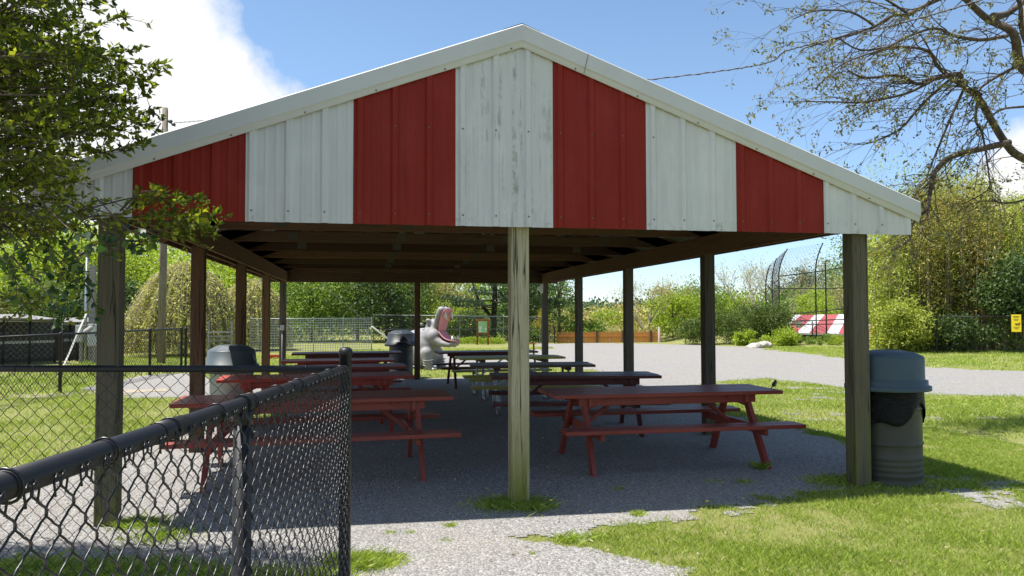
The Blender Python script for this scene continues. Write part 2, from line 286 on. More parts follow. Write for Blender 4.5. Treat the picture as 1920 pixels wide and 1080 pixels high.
# ------------------------------------------------------------------ helpers
class MB:
    def __init__(s): s.v = []; s.f = []; s.sm = []
    def add(s, vs, fs, smooth=False):
        k = len(s.v); s.v += [tuple(x) for x in vs]; s.f += [tuple(i+k for i in f) for f in fs]; s.sm += [smooth]*len(fs); return s
    def box(s, c, size, rot=None):
        hx, hy, hz = size[0]/2, size[1]/2, size[2]/2
        m = (Euler(rot).to_matrix() if rot is not None and not isinstance(rot, Matrix) else rot) or Matrix.Identity(3)
        vs = [Vector(c)+m@Vector((x*hx, y*hy, z*hz)) for x in (-1, 1) for y in (-1, 1) for z in (-1, 1)]
        return s.add(vs, [(0, 1, 3, 2), (4, 6, 7, 5), (0, 4, 5, 1), (2, 3, 7, 6), (0, 2, 6, 4), (1, 5, 7, 3)])
    def beam(s, a, b, w, h, up=(0, 0, 1)):       # box from a to b, w across, h in the up direction
        a, b = Vector(a), Vector(b); d = (b-a).normalized(); u = Vector(up); r = d.cross(u).normalized(); u = r.cross(d)
        vs = []
        for p in (a, b):
            for i, j in ((-1, -1), (1, -1), (1, 1), (-1, 1)): vs.append(p+r*(i*w/2)+u*(j*h/2))
        return s.add(vs, [(0, 3, 2, 1), (4, 5, 6, 7), (0, 1, 5, 4), (1, 2, 6, 5), (2, 3, 7, 6), (3, 0, 4, 7)])
    def tube(s, pts, rad, n=8, cap=True, smooth=True):
        pts = [Vector(p) for p in pts]; k = len(pts)
        if isinstance(rad, (int, float)): rad = [rad]*k
        base = len(s.v); prev = None
        for i, p in enumerate(pts):
            d = (pts[min(i+1, k-1)]-pts[max(i-1, 0)])
            d = d.normalized() if d.length > 1e-9 else Vector((0, 0, 1))
            if prev is None: r = d.orthogonal().normalized()
            else:
                r = prev-d*prev.dot(d); r = r.normalized() if r.length > 1e-6 else d.orthogonal().normalized()
            prev = r; q = d.cross(r)
            for j in range(n):
                a = 2*math.pi*j/n; s.v.append(tuple(p+(r*math.cos(a)+q*math.sin(a))*rad[i]))
        for i in range(k-1):
            for j in range(n):
                j2 = (j+1) % n; s.f.append((base+i*n+j, base+i*n+j2, base+(i+1)*n+j2, base+(i+1)*n+j)); s.sm.append(smooth)
        if cap:
            s.f.append(tuple(base+j for j in range(n))[::-1]); s.f.append(tuple(base+(k-1)*n+j for j in range(n))); s.sm += [False, False]
        return s
    def lathe(s, prof, n=32, c=(0, 0, 0), smooth=True, wob=None):
        base = len(s.v); k = len(prof)
        for i, (r, z) in enumerate(prof):
            for j in range(n):
                a = 2*math.pi*j/n; rr = max(r, 1e-4)*(1+(wob(a, z) if wob else 0)); s.v.append((c[0]+rr*math.cos(a), c[1]+rr*math.sin(a), c[2]+z))
        for i in range(k-1):
            for j in range(n):
                j2 = (j+1) % n; s.f.append((base+i*n+j, base+i*n+j2, base+(i+1)*n+j2, base+(i+1)*n+j)); s.sm.append(smooth)
        return s
    def prism(s, poly, a, b):                     # poly: list of 3-D points; extruded by the vector b-a
        k = len(poly); d = Vector(b)-Vector(a); vs = [Vector(p) for p in poly]+[Vector(p)+d for p in poly]
        fs = [tuple(range(k))[::-1], tuple(range(k, 2*k))]+[(i, (i+1) % k, k+(i+1) % k, k+i) for i in range(k)]
        return s.add(vs, fs)
    def ball(s, c, r, n=14, rot=None):
        r = (r, r, r) if isinstance(r, (int, float)) else r; m = Euler(rot).to_matrix() if rot else Matrix.Identity(3)
        base = len(s.v); k = n//2+1
        for i in range(k):
            t = math.pi*i/(k-1)
            for j in range(n):
                a = 2*math.pi*j/n; s.v.append(tuple(Vector(c)+m@Vector((r[0]*math.sin(t)*math.cos(a), r[1]*math.sin(t)*math.sin(a), r[2]*math.cos(t)))))
        for i in range(k-1):
            for j in range(n):
                j2 = (j+1) % n; s.f.append((base+i*n+j, base+(i+1)*n+j, base+(i+1)*n+j2, base+i*n+j2)); s.sm.append(True)
        return s
    def build(s, name, mat, parent=None, bevel=0.0, loc=None, rot=None, weld=False):
        me = bpy.data.meshes.new(name); me.from_pydata(s.v, [], s.f); me.polygons.foreach_set('use_smooth', s.sm)
        me.materials.append(mat); me.update(); o = bpy.data.objects.new(name, me); C.objects.link(o)
        if loc is not None: o.location = loc
        if rot is not None: o.rotation_euler = rot
        if parent: o.parent = parent
        if bevel:
            b = o.modifiers.new('bevel', 'BEVEL'); b.width = bevel; b.segments = 2; b.limit_method = 'ANGLE'
        return o
def npmesh(name, verts, nper, mat, parent=None, smooth=False):     # many equal n-gons straight from numpy
    nv = len(verts); nf = nv//nper; me = bpy.data.meshes.new(name)
    me.vertices.add(nv); me.vertices.foreach_set('co', verts.astype(np.float32).ravel())
    me.loops.add(nv); me.loops.foreach_set('vertex_index', np.arange(nv, dtype=np.int32))
    me.polygons.add(nf); me.polygons.foreach_set('loop_start', np.arange(0, nv, nper, dtype=np.int32))
    me.materials.append(mat); me.update(calc_edges=True)
    o = bpy.data.objects.new(name, me); C.objects.link(o)
    if parent: o.parent = parent
    return o
def thing(name, label, cat, loc=(0, 0, 0), rz=0.0, group=None):
    o = bpy.data.objects.new(name, None); C.objects.link(o); o.location = loc; o.rotation_euler = (0, 0, rz)
    o.empty_display_size = .2; return tag(o, label, cat, group)
def tag(o, label=None, cat=None, group=None, kind=None):
    if label: o['label'] = label
    if cat: o['category'] = cat
    if group: o['group'] = group
    if kind: o['kind'] = kind
    return o
def copy_tree(o, parent=None):
    c = o.copy(); C.objects.link(c)
    if parent: c.parent = parent
    for ch in [x for x in o.children]: copy_tree(ch, c)
    return c
def leaves(P, size, aspect=.45, D=None, droop=0.0, jit=.35):     # rhombic leaves at points P -> verts (n*4,3)
    n = len(P); d = rng.normal(size=(n, 3)) if D is None else D+rng.normal(size=(n, 3))*.45
    d[:, 2] -= droop; d /= np.linalg.norm(d, axis=1)[:, None]+1e-9
    u = rng.normal(size=(n, 3)); u = np.cross(d, u); u /= np.linalg.norm(u, axis=1)[:, None]+1e-9
    L = (size*(1+jit*rng.uniform(-1, 1, n)))[:, None]; w = L*aspect
    nn = np.cross(d, u)
    a = P; b = P+d*L*.45+u*w*.5+nn*L*.06; c = P+d*L; e = P+d*L*.45-u*w*.5+nn*L*.06
    return np.stack([a, b, c, e], 1).reshape(-1, 3)
def ground_z(x, y):
    t = min(max((y-39)/8, 0), 1); u = min(max((x-6.5)/2.5, 0), 1); w = min(max((24-x)/4, 0), 1)
    return -0.85*t*t*(3-2*t)*u*w

# ------------------------------------------------------------------ ground
def grid(name, xs, ys, mat, zoff, keep=None, kind='structure'):
    X, Y = np.meshgrid(xs, ys); t = np.clip((Y-39)/8, 0, 1); u = np.clip((X-6.5)/2.5, 0, 1); w = np.clip((24-X)/4, 0, 1)
    Z = -0.85*t*t*(3-2*t)*u*w+zoff
    nx, ny = len(xs), len(ys); idx = np.arange(nx*ny).reshape(ny, nx)
    q = np.stack([idx[:-1, :-1], idx[:-1, 1:], idx[1:, 1:], idx[1:, :-1]], -1)
    if keep is not None:
        cx = (xs[:-1]+xs[1:])/2; cyy = (ys[:-1]+ys[1:])/2; CX, CY = np.meshgrid(cx, cyy); q = q[keep(CX, CY)]
    q = q.reshape(-1, 4); used, inv = np.unique(q, return_inverse=True)
    V = np.stack([X.ravel(), Y.ravel(), Z.ravel()], 1)[used]; q = inv.reshape(-1, 4)
    return V, q
def from_vq(name, V, q, mat):
    me = bpy.data.meshes.new(name); me.vertices.add(len(V)); me.vertices.foreach_set('co', V.astype(np.float32).ravel())
    me.loops.add(q.size); me.loops.foreach_set('vertex_index', q.astype(np.int32).ravel())
    me.polygons.add(len(q)); me.polygons.foreach_set('loop_start', np.arange(0, q.size, 4, dtype=np.int32))
    me.materials.append(mat); me.update(calc_edges=True)
    o = bpy.data.objects.new(name, me); C.objects.link(o); return o
xs = np.unique(np.concatenate([np.linspace(-900, -60, 12), np.linspace(-60, 60, 121), np.linspace(60, 900, 12)]))
ys = np.unique(np.concatenate([np.linspace(-100, -10, 6), np.linspace(-10, 80, 91), np.linspace(80, 1500, 16)]))
V, q = grid('lawn', xs, ys, None, 0.0); tag(from_vq('lawn', V, q, M['lawn']), kind='structure')

def vnoise(x, y, sc, seed):                  # smooth value noise
    x = x*sc+seed*17.3; y = y*sc+seed*5.1; xi = np.floor(x).astype(int); yi = np.floor(y).astype(int); fx = x-xi; fy = y-yi
    fx = fx*fx*(3-2*fx); fy = fy*fy*(3-2*fy)
    def h(a, b): v = np.sin(a*127.1+b*311.7+seed*74.7)*43758.5453; return v-np.floor(v)
    return (h(xi, yi)*(1-fx)+h(xi+1, yi)*fx)*(1-fy)+(h(xi, yi+1)*(1-fx)+h(xi+1, yi+1)*fx)*fy
def inpoly(X, Y, poly):
    r = np.zeros(X.shape, bool); n = len(poly); j = n-1
    for i in range(n):
        xi, yi = poly[i]; xj, yj = poly[j]
        c = ((yi > Y) != (yj > Y)) & (X < (xj-xi)*(Y-yi)/((yj-yi) or 1e-9)+xi); r ^= c; j = i
    return r
POLY = [
 [(-6, 1), (1.6, 1), (1.95, 3.2), (1.75, 4.3), (1.15, 5.05), (2.1, 5.45), (3.0, 5.7), (4.2, 6.15), (4.9, 6.45), (5.45, 7.2), (5.65, 8.2), (5.55, 9.6), (5.6, 12), (6.3, 14.5),
  (7.9, 16.2), (9.4, 16.8), (9.96, 13.35), (11.9, 11.9), (16, 8), (26, 2), (40, 2), (32, 9), (17.1, 17.2), (15.65, 18.9), (16.35, 23.5), (17.2, 31.9), (16.5, 35.5), (12.5, 38.6), (8.6, 38.6),
  (8.4, 32.3), (5.6, 31.4), (3.9, 30.5), (1.5, 27.5), (.6, 24.5), (1.0, 21.6), (2.8, 21.2), (5.4, 21.4), (6.2, 19.9), (5.4, 18.6), (-1.0, 18.7), (-2.2, 17.5), (-1.6, 15), (-1.35, 12), (-2.3, 11.2), (-2.5, 9.9), (-3.0, 9.3), (-3.6, 8.5), (-6, 8.1)],
 [(-1.9, 14.2), (-3.3, 15.2), (-4.3, 15.0), (-5.6, 17.5), (-6.0, 20.8), (-4.6, 21.4), (-3.4, 19), (-2.0, 17.6)],
 [(19.5, 17.5), (22, 16.2), (40, 9), (40, 12), (23, 18.6), (20.5, 19.2)],
]
def gravel_mask(X, Y):
    s = np.clip(Y/12, .6, 3)
    dx = (vnoise(X, Y, 1.1, 1)-.5)*.7*s*.6+(vnoise(X, Y, 4.5, 2)-.5)*.28+(vnoise(X, Y, 13, 3)-.5)*.14
    dy = (vnoise(X, Y, 1.1, 4)-.5)*.7*s*.6+(vnoise(X, Y, 4.5, 5)-.5)*.28+(vnoise(X, Y, 13, 6)-.5)*.14
    r = np.zeros(X.shape, bool)
    for p in POLY: r |= inpoly(X+dx, Y+dy, p)
    return r
def strip_patch(X, Y):     # thin bare patches in the grass east of the shelter
    a = ((X > 5.2) & (X < 10) & (Y > 9.5) & (Y < 17) & (vnoise(X, Y, .9, 8)*.45+vnoise(X, Y, 3.1, 9)*.25+vnoise(X, Y, 9.1, 19)*.3 > .66))
    b = ((X > 4.9) & (X < 6.0) & (Y > 5.2) & (Y < 6.4) & (vnoise(X, Y, 2.2, 10)*.4+vnoise(X, Y, 7, 11)*.3+vnoise(X, Y, 17, 21)*.3 > .57))
    return a | b
keep_all = lambda X, Y: gravel_mask(X, Y) | strip_patch(X, Y)
near = (-4.6, 7.2, 2.4, 12.0)
nx_ = np.arange(near[0], near[1]+.001, .045); ny_ = np.arange(near[2], near[3]+.001, .045)
V1, q1 = grid('g', nx_, ny_, None, 0.006, keep_all)
fx_ = np.arange(-7, 41, .2); fy_ = np.arange(0, 40, .2)
V2, q2 = grid('g', fx_, fy_, None, 0.004, lambda X, Y: keep_all(X, Y) & ~((X > near[0]+.1) & (X < near[1]-.1) & (Y > near[2]+.1) & (Y < near[3]-.1)))
gy = from_vq('gravel_yard', np.concatenate([V1, V2]), np.concatenate([q1, q2+len(V1)]), M['gravel']); tag(gy, kind='structure')
pth = [(-9, 14.6), (-6.97, 16.1), (-5.2, 16.6), (-4.1, 17.0), (-3.9, 16.4), (-5.2, 15.9), (-6.9, 15.5), (-9, 13.9)]
V, q = grid('p', np.arange(-9, -3.5, .1), np.arange(13, 18, .1), None, 0.009, lambda X, Y: inpoly(X+(vnoise(X, Y, 2, 3)-.5)*.4, Y+(vnoise(X, Y, 2, 5)-.5)*.4, pth))
tag(from_vq('dirt_path', V, q, M['dirt']), kind='structure')

# ------------------------------------------------------------------ picnic shelter
XL, XM, XR, Y0, BAY = -1.858, 1.237, 4.333, 6.116, 3.008
PY = [Y0+i*BAY for i in range(5)]; YB = PY[4]
SL = .372; YF = 5.93; ZP = 3.885; HW = 3.62
shel = thing('picnic_shelter', 'open-sided picnic shelter with red and white striped metal gable on timber posts', 'shelter', (XM, Y0, 0))
def loc_(p): return (p[0]-XM, p[1]-Y0, p[2])
def sbuild(mb, name, mat, bevel=0, parent=None, world=True):
    o = mb.build(name, mat, parent or shel, bevel); return o
def spost(x, y, mat, w=.142, top=2.53, lean=0.0, label=None):
    mb = MB(); n = 9
    for i in range(n):
        pass
    mb.tube([(lean*z, 0, z) for z in np.linspace(-.3, top, 8)], w/2*math.sqrt(2), 4, smooth=False)
    # turn the 4-gon so that its faces look along the axes
    m = Matrix.Rotation(0, 3, 'Z'); xs_ = [Vector(v) for v in mb.v]
    a0 = math.atan2(xs_[0].y, xs_[0].x-lean*xs_[0].z); mr = Matrix.Rotation(math.pi/4-a0, 3, 'Z')
    mb.v = [tuple(mr@v) for v in xs_]
    o = mb.build('post', mat, shel, .008, loc=(x-XM, y-Y0, 0))
    if label: o['label'] = label
    return o
for i, y in enumerate(PY):
    if i == 0:
        spost(XL, y, M['post'], .15); spost(XR, y, M['post'], .152); spost(XM, y, M['post_front'], .15, label='pale cracked centre post with green algae at its foot')
    else:
        spost(XL, y, M['post_brown'] if i < 4 else M['post_in']); spost(XR, y, M['post_in'])
spost(XM-.02, YB, M['post_brown'], .13)
def wz(x, top=ZP): return top-SL*abs(x-XM)
# side beams, outer fascia, headers
for sx in (-1, 1):
    x = (XL if sx < 0 else XR)
    sbuild(MB().beam(loc_((x-sx*.092, Y0-.1, 2.41)), loc_((x-sx*.092, YB+.1, 2.41)), .04, .235), 'side_beam', M['frame_y'], .003)
    sbuild(MB().beam(loc_((x+sx*.092, Y0-.1, 2.42)), loc_((x+sx*.092, YB+.1, 2.42)), .04, .235), 'outer_beam', M['frame_y'], .003)
    xe = XM+sx*(HW-.06)
    sbuild(MB().beam(loc_((xe, YF+.05, 2.45)), loc_((xe, YB+.2, 2.45)), .03, .14), 'eave_board', M['frame_y'])
    sbuild(MB().beam(loc_((xe+sx*.022, YF+.06, 2.45)), loc_((xe+sx*.022, YB+.2, 2.45)), .01, .12), 'eave_trim', M['white_trim'])
sbuild(MB().beam(loc_((XL-.3, YB-.085, 2.41)), loc_((XR+.3, YB-.085, 2.41)), .04, .235), 'header', M['frame'])
sbuild(MB().beam(loc_((XL-.3, Y0-.09, 2.40)), loc_((XR+.3, Y0-.09, 2.40)), .04, .235), 'header', M['frame'])
# trusses: bottom chord, rafters and webs are one truss
tr0 = None
mb = MB(); zc = 2.60
mb.beam((XL-.4-XM, 0, zc), (XR+.4-XM, 0, zc), .038, .14)
for sx in (-1, 1):
    mb.beam((sx*.02, 0, ZP-.17), (sx*(HW-.08), 0, ZP-.15-SL*(HW-.08)), .038, .14)
    for a, b in ((.0, .9), (.9, 1.0), (1.0, 2.0), (2.0, 2.1)):
        za = zc+.06 if a in (1.0, 0.0, 2.0) else ZP-.22-SL*a
        zb = ZP-.22-SL*b if b in (.9, 2.0, 2.1) and a != .9 else zc+.06
        mb.beam((sx*a, 0, za), (sx*b, 0, zb), .036, .09)
nT = 8
for i in range(1, nT+1):
    y = Y0+i*(YB-Y0)/nT-(.14 if i == nT else 0)
    if tr0 is None: tr0 = sbuild(mb, 'roof_truss', M['frame'])
    else:
        c = tr0.copy(); C.objects.link(c); c.parent = shel
        c.material_slots[0].link = 'OBJECT'; c.material_slots[0].material = (M['frame'], M['frame_b'], M['frame_c'])[i % 3]
    (tr0 if i == 1 else c).location = (0, y-Y0, 0)
# tin gusset plates on the chords
for i in range(1, nT+1):
    y = (i*(YB-Y0)/nT)-(.14 if i == nT else 0)
    for x in (-2.2, -.75, .75, 2.2):
        if i > 4 and x in (-2.2, 2.2): continue
        MB().box((x, y-.021, 2.61), (.13, .002, .1)).build('gusset_plate', M['plate'], shel)
# purlins under the sheets, and the roof sheets
for sx in (-1, 1):
    mb = MB()
    for k in range(7):
        a = .15+k*.55; mb.beam((sx*a, YF+.1-Y0, ZP-.075-SL*a), (sx*a, YB+.25-Y0, ZP-.075-SL*a), .08, .035)
    sbuild(mb, 'purlins', M['purlin'])
    prof = []; k = 0; n = int(HW/.1)
    mb = MB()
    L = HW+.02; ys_ = []
    yy = YF+.02-Y0
    while yy < YB+.3-Y0:
        ys_ += [(yy, 0), (yy+.02, .02), (yy+.05, .02), (yy+.07, 0)]; yy += .23
    ys_.append((YB+.3-Y0, 0))
    vs = []
    for (y_, dz) in ys_: vs += [(0, y_, ZP-.035+dz), (sx*L, y_, ZP-.035-SL*L+dz)]
    fs = [(2*i, 2*i+1, 2*i+3, 2*i+2) for i in range(len(ys_)-1)]
    mb.add(vs, fs); ob = sbuild(mb, 'roof_sheet', M['roof_metal']); so_ = ob.modifiers.new('t', 'SOLIDIFY'); so_.thickness = .003
mb = MB()
mb.prism([(-.16, YF+.01-Y0, ZP+.005-.16*SL), (0, YF+.01-Y0, ZP+.005), (.16, YF+.01-Y0, ZP+.005-.16*SL), (.16, YF+.01-Y0, ZP+.013-.16*SL), (0, YF+.01-Y0, ZP+.016), (-.16, YF+.01-Y0, ZP+.013-.16*SL)], (0, 0, 0), (0, YB+.3-YF, 0))
sbuild(mb, 'ridge_cap', M['ridge'])
# gable siding in nine striped panels with raised ribs, front and back
EDG = [-2.385, -1.681, -.893, -.095, .699, 1.499, 2.298, 3.112, 3.931, 4.80]
def siding_panel(x0, x1, yf, flip, mat):
    zb = 2.246 if flip > 0 else 2.33; pts = []; x = x0; per = .267
    k0 = math.floor((x0-EDG[1])/per)
    def prof(x):
        t = ((x-EDG[1]) % per)
        if t < .018: return .019*t/.018
        if t < .052: return .019
        if t < .07: return .019*(1-(t-.052)/.018)
        for q_ in (.118, .196):
            if q_ < t < q_+.03: return .0035*math.sin(math.pi*(t-q_)/.03)
        return 0.0
    cuts = {x0+.0015, x1-.0015}
    for k in range(k0-1, k0+7):
        for t in (0, .018, .052, .07, .118, .125, .133, .141, .148, .196, .203, .211, .219, .226):
            xx = EDG[1]+k*per+t
            if x0+.003 < xx < x1-.003: cuts.add(xx)
    if x0 < XM < x1: cuts.add(XM)
    cuts = sorted(cuts); mb = MB(); vs = []
    for xx in cuts:
        d = -flip*prof(xx); zt = wz(xx)-.10
        vs += [(xx-XM, yf+d-Y0, zb), (xx-XM, yf+d-Y0, zt)]
    mb.add(vs, [(2*i, 2*i+2, 2*i+3, 2*i+1) for i in range(len(cuts)-1)])
    o = mb.build('siding_panel', mat, shel); m = o.modifiers.new('t', 'SOLIDIFY'); m.thickness = .002; m.offset = 0
    return o
for i in range(9):
    pm = M['white_siding'] if i % 2 == 0 else M['red_siding']
    siding_panel(EDG[i], EDG[i+1], YF+.045, 1, pm)
    siding_panel(EDG[i], EDG[i+1], YB+.16, -1, M['white_siding'] if i % 2 == 0 else M['red_siding'])
# rake trim: sloping face, bent lip, soft drip fold
for (yf, fl) in ((YF, 1), (YB+.2, -1)):
    for sx in (-1, 1):
        L = HW
        def P(a, dz, dy): return (sx*a, yf+fl*dy-Y0, ZP-SL*a+dz)
        mb = MB()
        prof = [(0.06, .004), (0.0, .004), (-.012, -.006), (-.012, -.128), (0.0, -.140), (.014, -.176), (.020, -.180), (.024, -.178), (.008, -.140), (-.006, -.128), (-.006, -.004), (.06, -.004)]
        vs = [P(0, dz, dy) for dy, dz in prof]+[P(L, dz, dy) for dy, dz in prof]; k = len(prof)
        mb.add(vs, [(i, (i+1) % k, k+(i+1) % k, k+i) for i in range(k)]+[tuple(range(k)), tuple(range(k, 2*k))[::-1]])
        sbuild(mb, 'rake_trim', M['white_trim'])
sbuild(MB().beam((.55, YF-.0135-Y0, ZP-.004-SL*.55), (.51, YF-.0135-Y0, ZP-.17-SL*.55), .004, .003, (0, 1, 0)), 'trim_joint', M['screw'])
scr = None
def screw(x, y, z):
    global scr
    if scr is None: scr = MB().ball((0, 0, 0), (.0075, .005, .0075), 8).build('siding_screw', M['screw'], shel); c = scr
    else: c = scr.copy(); C.objects.link(c); c.parent = shel
    c.location = (x, y, z)
for k in range(13):
    a = -3.3+k*.535; screw(a, YF+.008-Y0, ZP-.166-SL*abs(a))
for k in range(-3, 25):
    x = EDG[1]+k*.267+.035
    if x < EDG[0]+.05 or x > EDG[9]-.05: continue
    screw(x-XM, YF+.024-Y0, 2.33)
    if 0.2 < x < 2.4: screw(x-XM, YF+.024-Y0, 3.02)
MB().box((XL-XM+.0, YB-Y0-.09, 1.25), (.09, .06, .13)).build('junction_box', M['steel'], shel, .01)
MB().tube([(XL-XM, YB-Y0-.09, 1.19), (XL-XM, YB-Y0-.09, -.1)], .014, 8).build('conduit', M['railgrey'], shel)
fl_ = MB().prism([(XR-XM-.2, YB-Y0-.1, 2.16), (XR-XM-.06, YB-Y0-.1, 2.30), (XR-XM-.07, YB-Y0-.1, 2.06)], (0, 0, 0), (0, .12, 0)).build('eave_lamp', M['white'], shel)
mb = MB()   # horizontal bracing lumber above side beam
# ------------------------------------------------------------------ picnic tables
def picnic_table(x, y, L, label, mat, rz=0.0, group='picnic tables', pipe=False, bmat=None, Wd=.76):
    t = thing('picnic_table', label, 'table', (x, y, 0), rz, group); bmat = bmat or mat
    pw = Wd/5; mb = MB()
    for k in range(5):
        dx = rnd.uniform(-.006, .006); mb.box((dx, -Wd/2+pw*(k+.5), .731+rnd.uniform(-.0015, .0015)), (L, pw-.008, .038))
    mb.build('tabletop', mat, t, .004)
    lx = L/2-(.34 if not pipe else .42)
    for s_ in (-1, 1):
        mb = MB()
        for k in range(2):
            mb.box((0, s_*(.60+.13*k)+s_*0, .438+rnd.uniform(-.001, .001)), (L, .122, .038))
        mb.build('bench', bmat, t, .004)
    if not pipe:
        for s_ in (-1, 1):
            MB().box((0, s_*(Wd/2-.10), .670), (2*lx+.14, .036, .084)).build('apron', mat, t, .003)
        for sx in (-1, 1):
            for s_ in (-1, 1):
                mb = MB(); mb.beam((sx*lx, s_*.20, .712), (sx*lx+sx*.02, s_*.62, -.02), .042, .088, (0, 1, 0)); mb.build('leg', mat, t, .003)
            MB().box((sx*(lx-.042), 0, .39), (.04, 1.42, .088)).build('bench_bearer', mat, t, .003)
            MB().beam((sx*(lx-.06), 0, .39), (sx*(lx-.46), 0, .70), .04, .035).build('brace', mat, t, .003)
            MB().box((sx*(lx-.042), 0, .668), (.04, Wd-.1, .085)).build('batten', mat, t, .003)
            for s_ in (-1, 1):
                MB().beam((sx*(lx-.012), s_*.24, .60), (sx*(lx-.26), s_*.29, .695), .03, .06, (0, s_, 0)).build('corner_brace', mat, t, .002)
                MB().ball((sx*lx-.0, s_*.345, .50), .012, 8).build('bolt_head', M['steel'], t)
    else:
        for sx in (-1, 1):
            mb = MB(); r = .021; X = sx*lx
            mb.tube([(X, -.30, .70), (X, -.30, .12), (X, -.33, .04), (X, -.42, .022), (X, -.66, .022)], r, 8)
            mb.tube([(X, .30, .70), (X, .30, .12), (X, .33, .04), (X, .42, .022), (X, .66, .022)], r, 8)
            mb.tube([(X, -.66, .022), (X, -.70, .06), (X, -.70, .40)], r, 8); mb.tube([(X, .66, .022), (X, .70, .06), (X, .70, .40)], r, 8)
            mb.tube([(X, -.76, .405), (X, .76, .405)], r*.9, 8)
            mb.build('leg_frame', M['steel'], t)
            MB().box((X, 0, .690), (.09, Wd-.12, .05)).build('batten', M['t_maroon'], t, .003)
            MB().beam((X-sx*.02, 0, .41), (X-sx*.42, 0, .695), .025, .025).build('brace', M['steel'], t)
    return t
G = 'picnic tables in two rows under the shelter'
picnic_table(3.04, 7.60, 2.44, 'red picnic table nearest the right front post, small bird on its end', M['t_red'], R(0), G)
picnic_table(2.72, 9.80, 2.20, 'dark maroon picnic table directly behind the red one with the bird', M['t_maroon'], R(-7), G)
picnic_table(2.62, 11.95, 1.96, 'brown picnic table with olive benches on galvanised pipe legs', M['t_brown'], R(-6), G, True, M['t_yellow'])
picnic_table(2.68, 14.1, 1.98, 'olive yellow picnic table with yellow top on pipe legs', M['t_yellow'], R(2), G, True)
picnic_table(2.58, 16.3, 2.15, 'dark brown picnic table farthest back in the right row', M['t_maroon'], R(2), G)
picnic_table(-.45, 7.68, 2.56, 'red picnic table nearest the chain-link fence, its left end in the sun', M['t_redworn'], R(3), G)
picnic_table(-.60, 10.25, 2.42, 'red picnic table second in the left row, beside the pale drum bin', M['t_redb'], R(5), G)
picnic_table(-.42, 12.1, 2.1, 'red picnic table with weathered top, middle of the left row', M['t_redworn'], R(3), G)
picnic_table(-.45, 13.8, 1.92, 'bright orange-red picnic table in the left row, fourth from the front', M['t_redb'], R(1), G)
picnic_table(-.36, 16.45, 2.25, 'dark red picnic table farthest back in the left row', M['t_maroon'], R(2), G)

# ------------------------------------------------------------------ litter bins
def drum(t, r, h, mat):
    p = [(0, 0), (r*.97, 0), (r, .01), (r, .03), (r*.985, .04)]
    for zc_ in (.10, .15, .20, .25): p += [(r*.985, zc_-.015), (r*1.005, zc_), (r*.985, zc_+.015)]
    p += [(r*.985, h*.40), (r*.99, h*.41), (r*1.03, h*.425), (r*.99, h*.44), (r*.985, h*.45), (r*.985, h*.76), (r*.99, h*.77), (r*1.025, h*.785), (r*.99, h*.80), (r*.985, h*.81), (r*.985, h*.985), (r*1.02, h*.99), (r*1.02, h), (r*.95, h)]
    return MB().lathe(p, 48, wob=lambda a, z: .004*math.sin(3*a+z*5)).build('drum', mat, t)
def bin_(x, y, label, lid, dm, rz=0, shape='dome', r=.285, h=.885, liner=True):
    t = thing('litter_bin', label, 'litter bin', (x, y, 0), rz, 'litter bins around the shelter')
    drum(t, r, h, dm)
    z = h-.03
    if liner:
        mb = MB(); n = 72; rows = 9
        def bot(a): return h-.33+.17*max(0, math.cos((a+1.15)*1.0))**6+.03*math.sin(5*a+1)
        for i in range(rows):
            f = i/(rows-1)
            for j in range(n):
                a = 2*math.pi*j/n; zb = bot(a); zz = h-.01+(zb-h)*f
                rr = r*(1.035+.02*math.sin(9*a+3*f)*f+.025*math.sin(23*a)*f*.4+.02*f)
                mb.v.append((rr*math.cos(a), rr*math.sin(a), zz))
        for i in range(rows-1):
            for j in range(n): j2 = (j+1) % n; mb.f.append((i*n+j, i*n+j2, (i+1)*n+j2, (i+1)*n+j)); mb.sm.append(True)
        o = mb.build('bin_liner', M['bag'], t); m = o.modifiers.new('t', 'SOLIDIFY'); m.thickness = .003
    if shape == 'dome':
        p = [(r*1.27, z-.005), (r*1.28, z+.0), (r*1.28, z+.032), (r*1.20, z+.040), (r*1.185, z+.045), (r*1.18, z+.085), (r*1.10, z+.092), (r*1.09, z+.10), (r*1.085, z+.285), (r*1.05, z+.303), (r*.80, z+.335), (r*.4, z+.352), (0, z+.356)]
        lo = MB().lathe(p, 48).build('lid', lid, t)
    else:
        p = [(r*1.36, z-.02), (r*1.37, z), (r*1.37, z+.02), (r*1.28, z+.035), (r*1.27, z+.075), (r*1.17, z+.085), (r*1.10, z+.27), (r*1.05, z+.285)]
        mb = MB().lathe(p, 48); mb.lathe([(r*1.05, z+.285), (r*.7, z+.34), (r*.55, z+.35), (0, z+.352)], 12, smooth=False)
        mb.lathe([(r*1.32, z-.03), (r*1.32, z-.02)], 48)
        lo = mb.build('lid', lid, t)
    m = lo.modifiers.new('t', 'SOLIDIFY'); m.thickness = .006; m.offset = -1
    return t, z
bin_(4.725, 6.235, 'olive steel drum bin with blue-grey domed lid and black liner, beside the right front post', M['lid'], M['drum'])
t, z = bin_(-1.84, 11.25, 'pale drum bin with grey hooded lid beyond the chain-link corner', M['lid_pale'], M['drum_pale'], 0, 'hood', .29, .80, False)
MB().box((.285*1.10, -.05, z+.17), (.03, .17, .13), (0, R(-14), 0)).build('lid_flap', M['lid_dark'], t, .02, rot=(0, 0, R(-5)))
bin_(.86, 18.62, 'dark drum bin with black lid in front of the hippo statue', M['lid_dark'], M['drum_dark'], 0, 'hood', .29, .84, False)

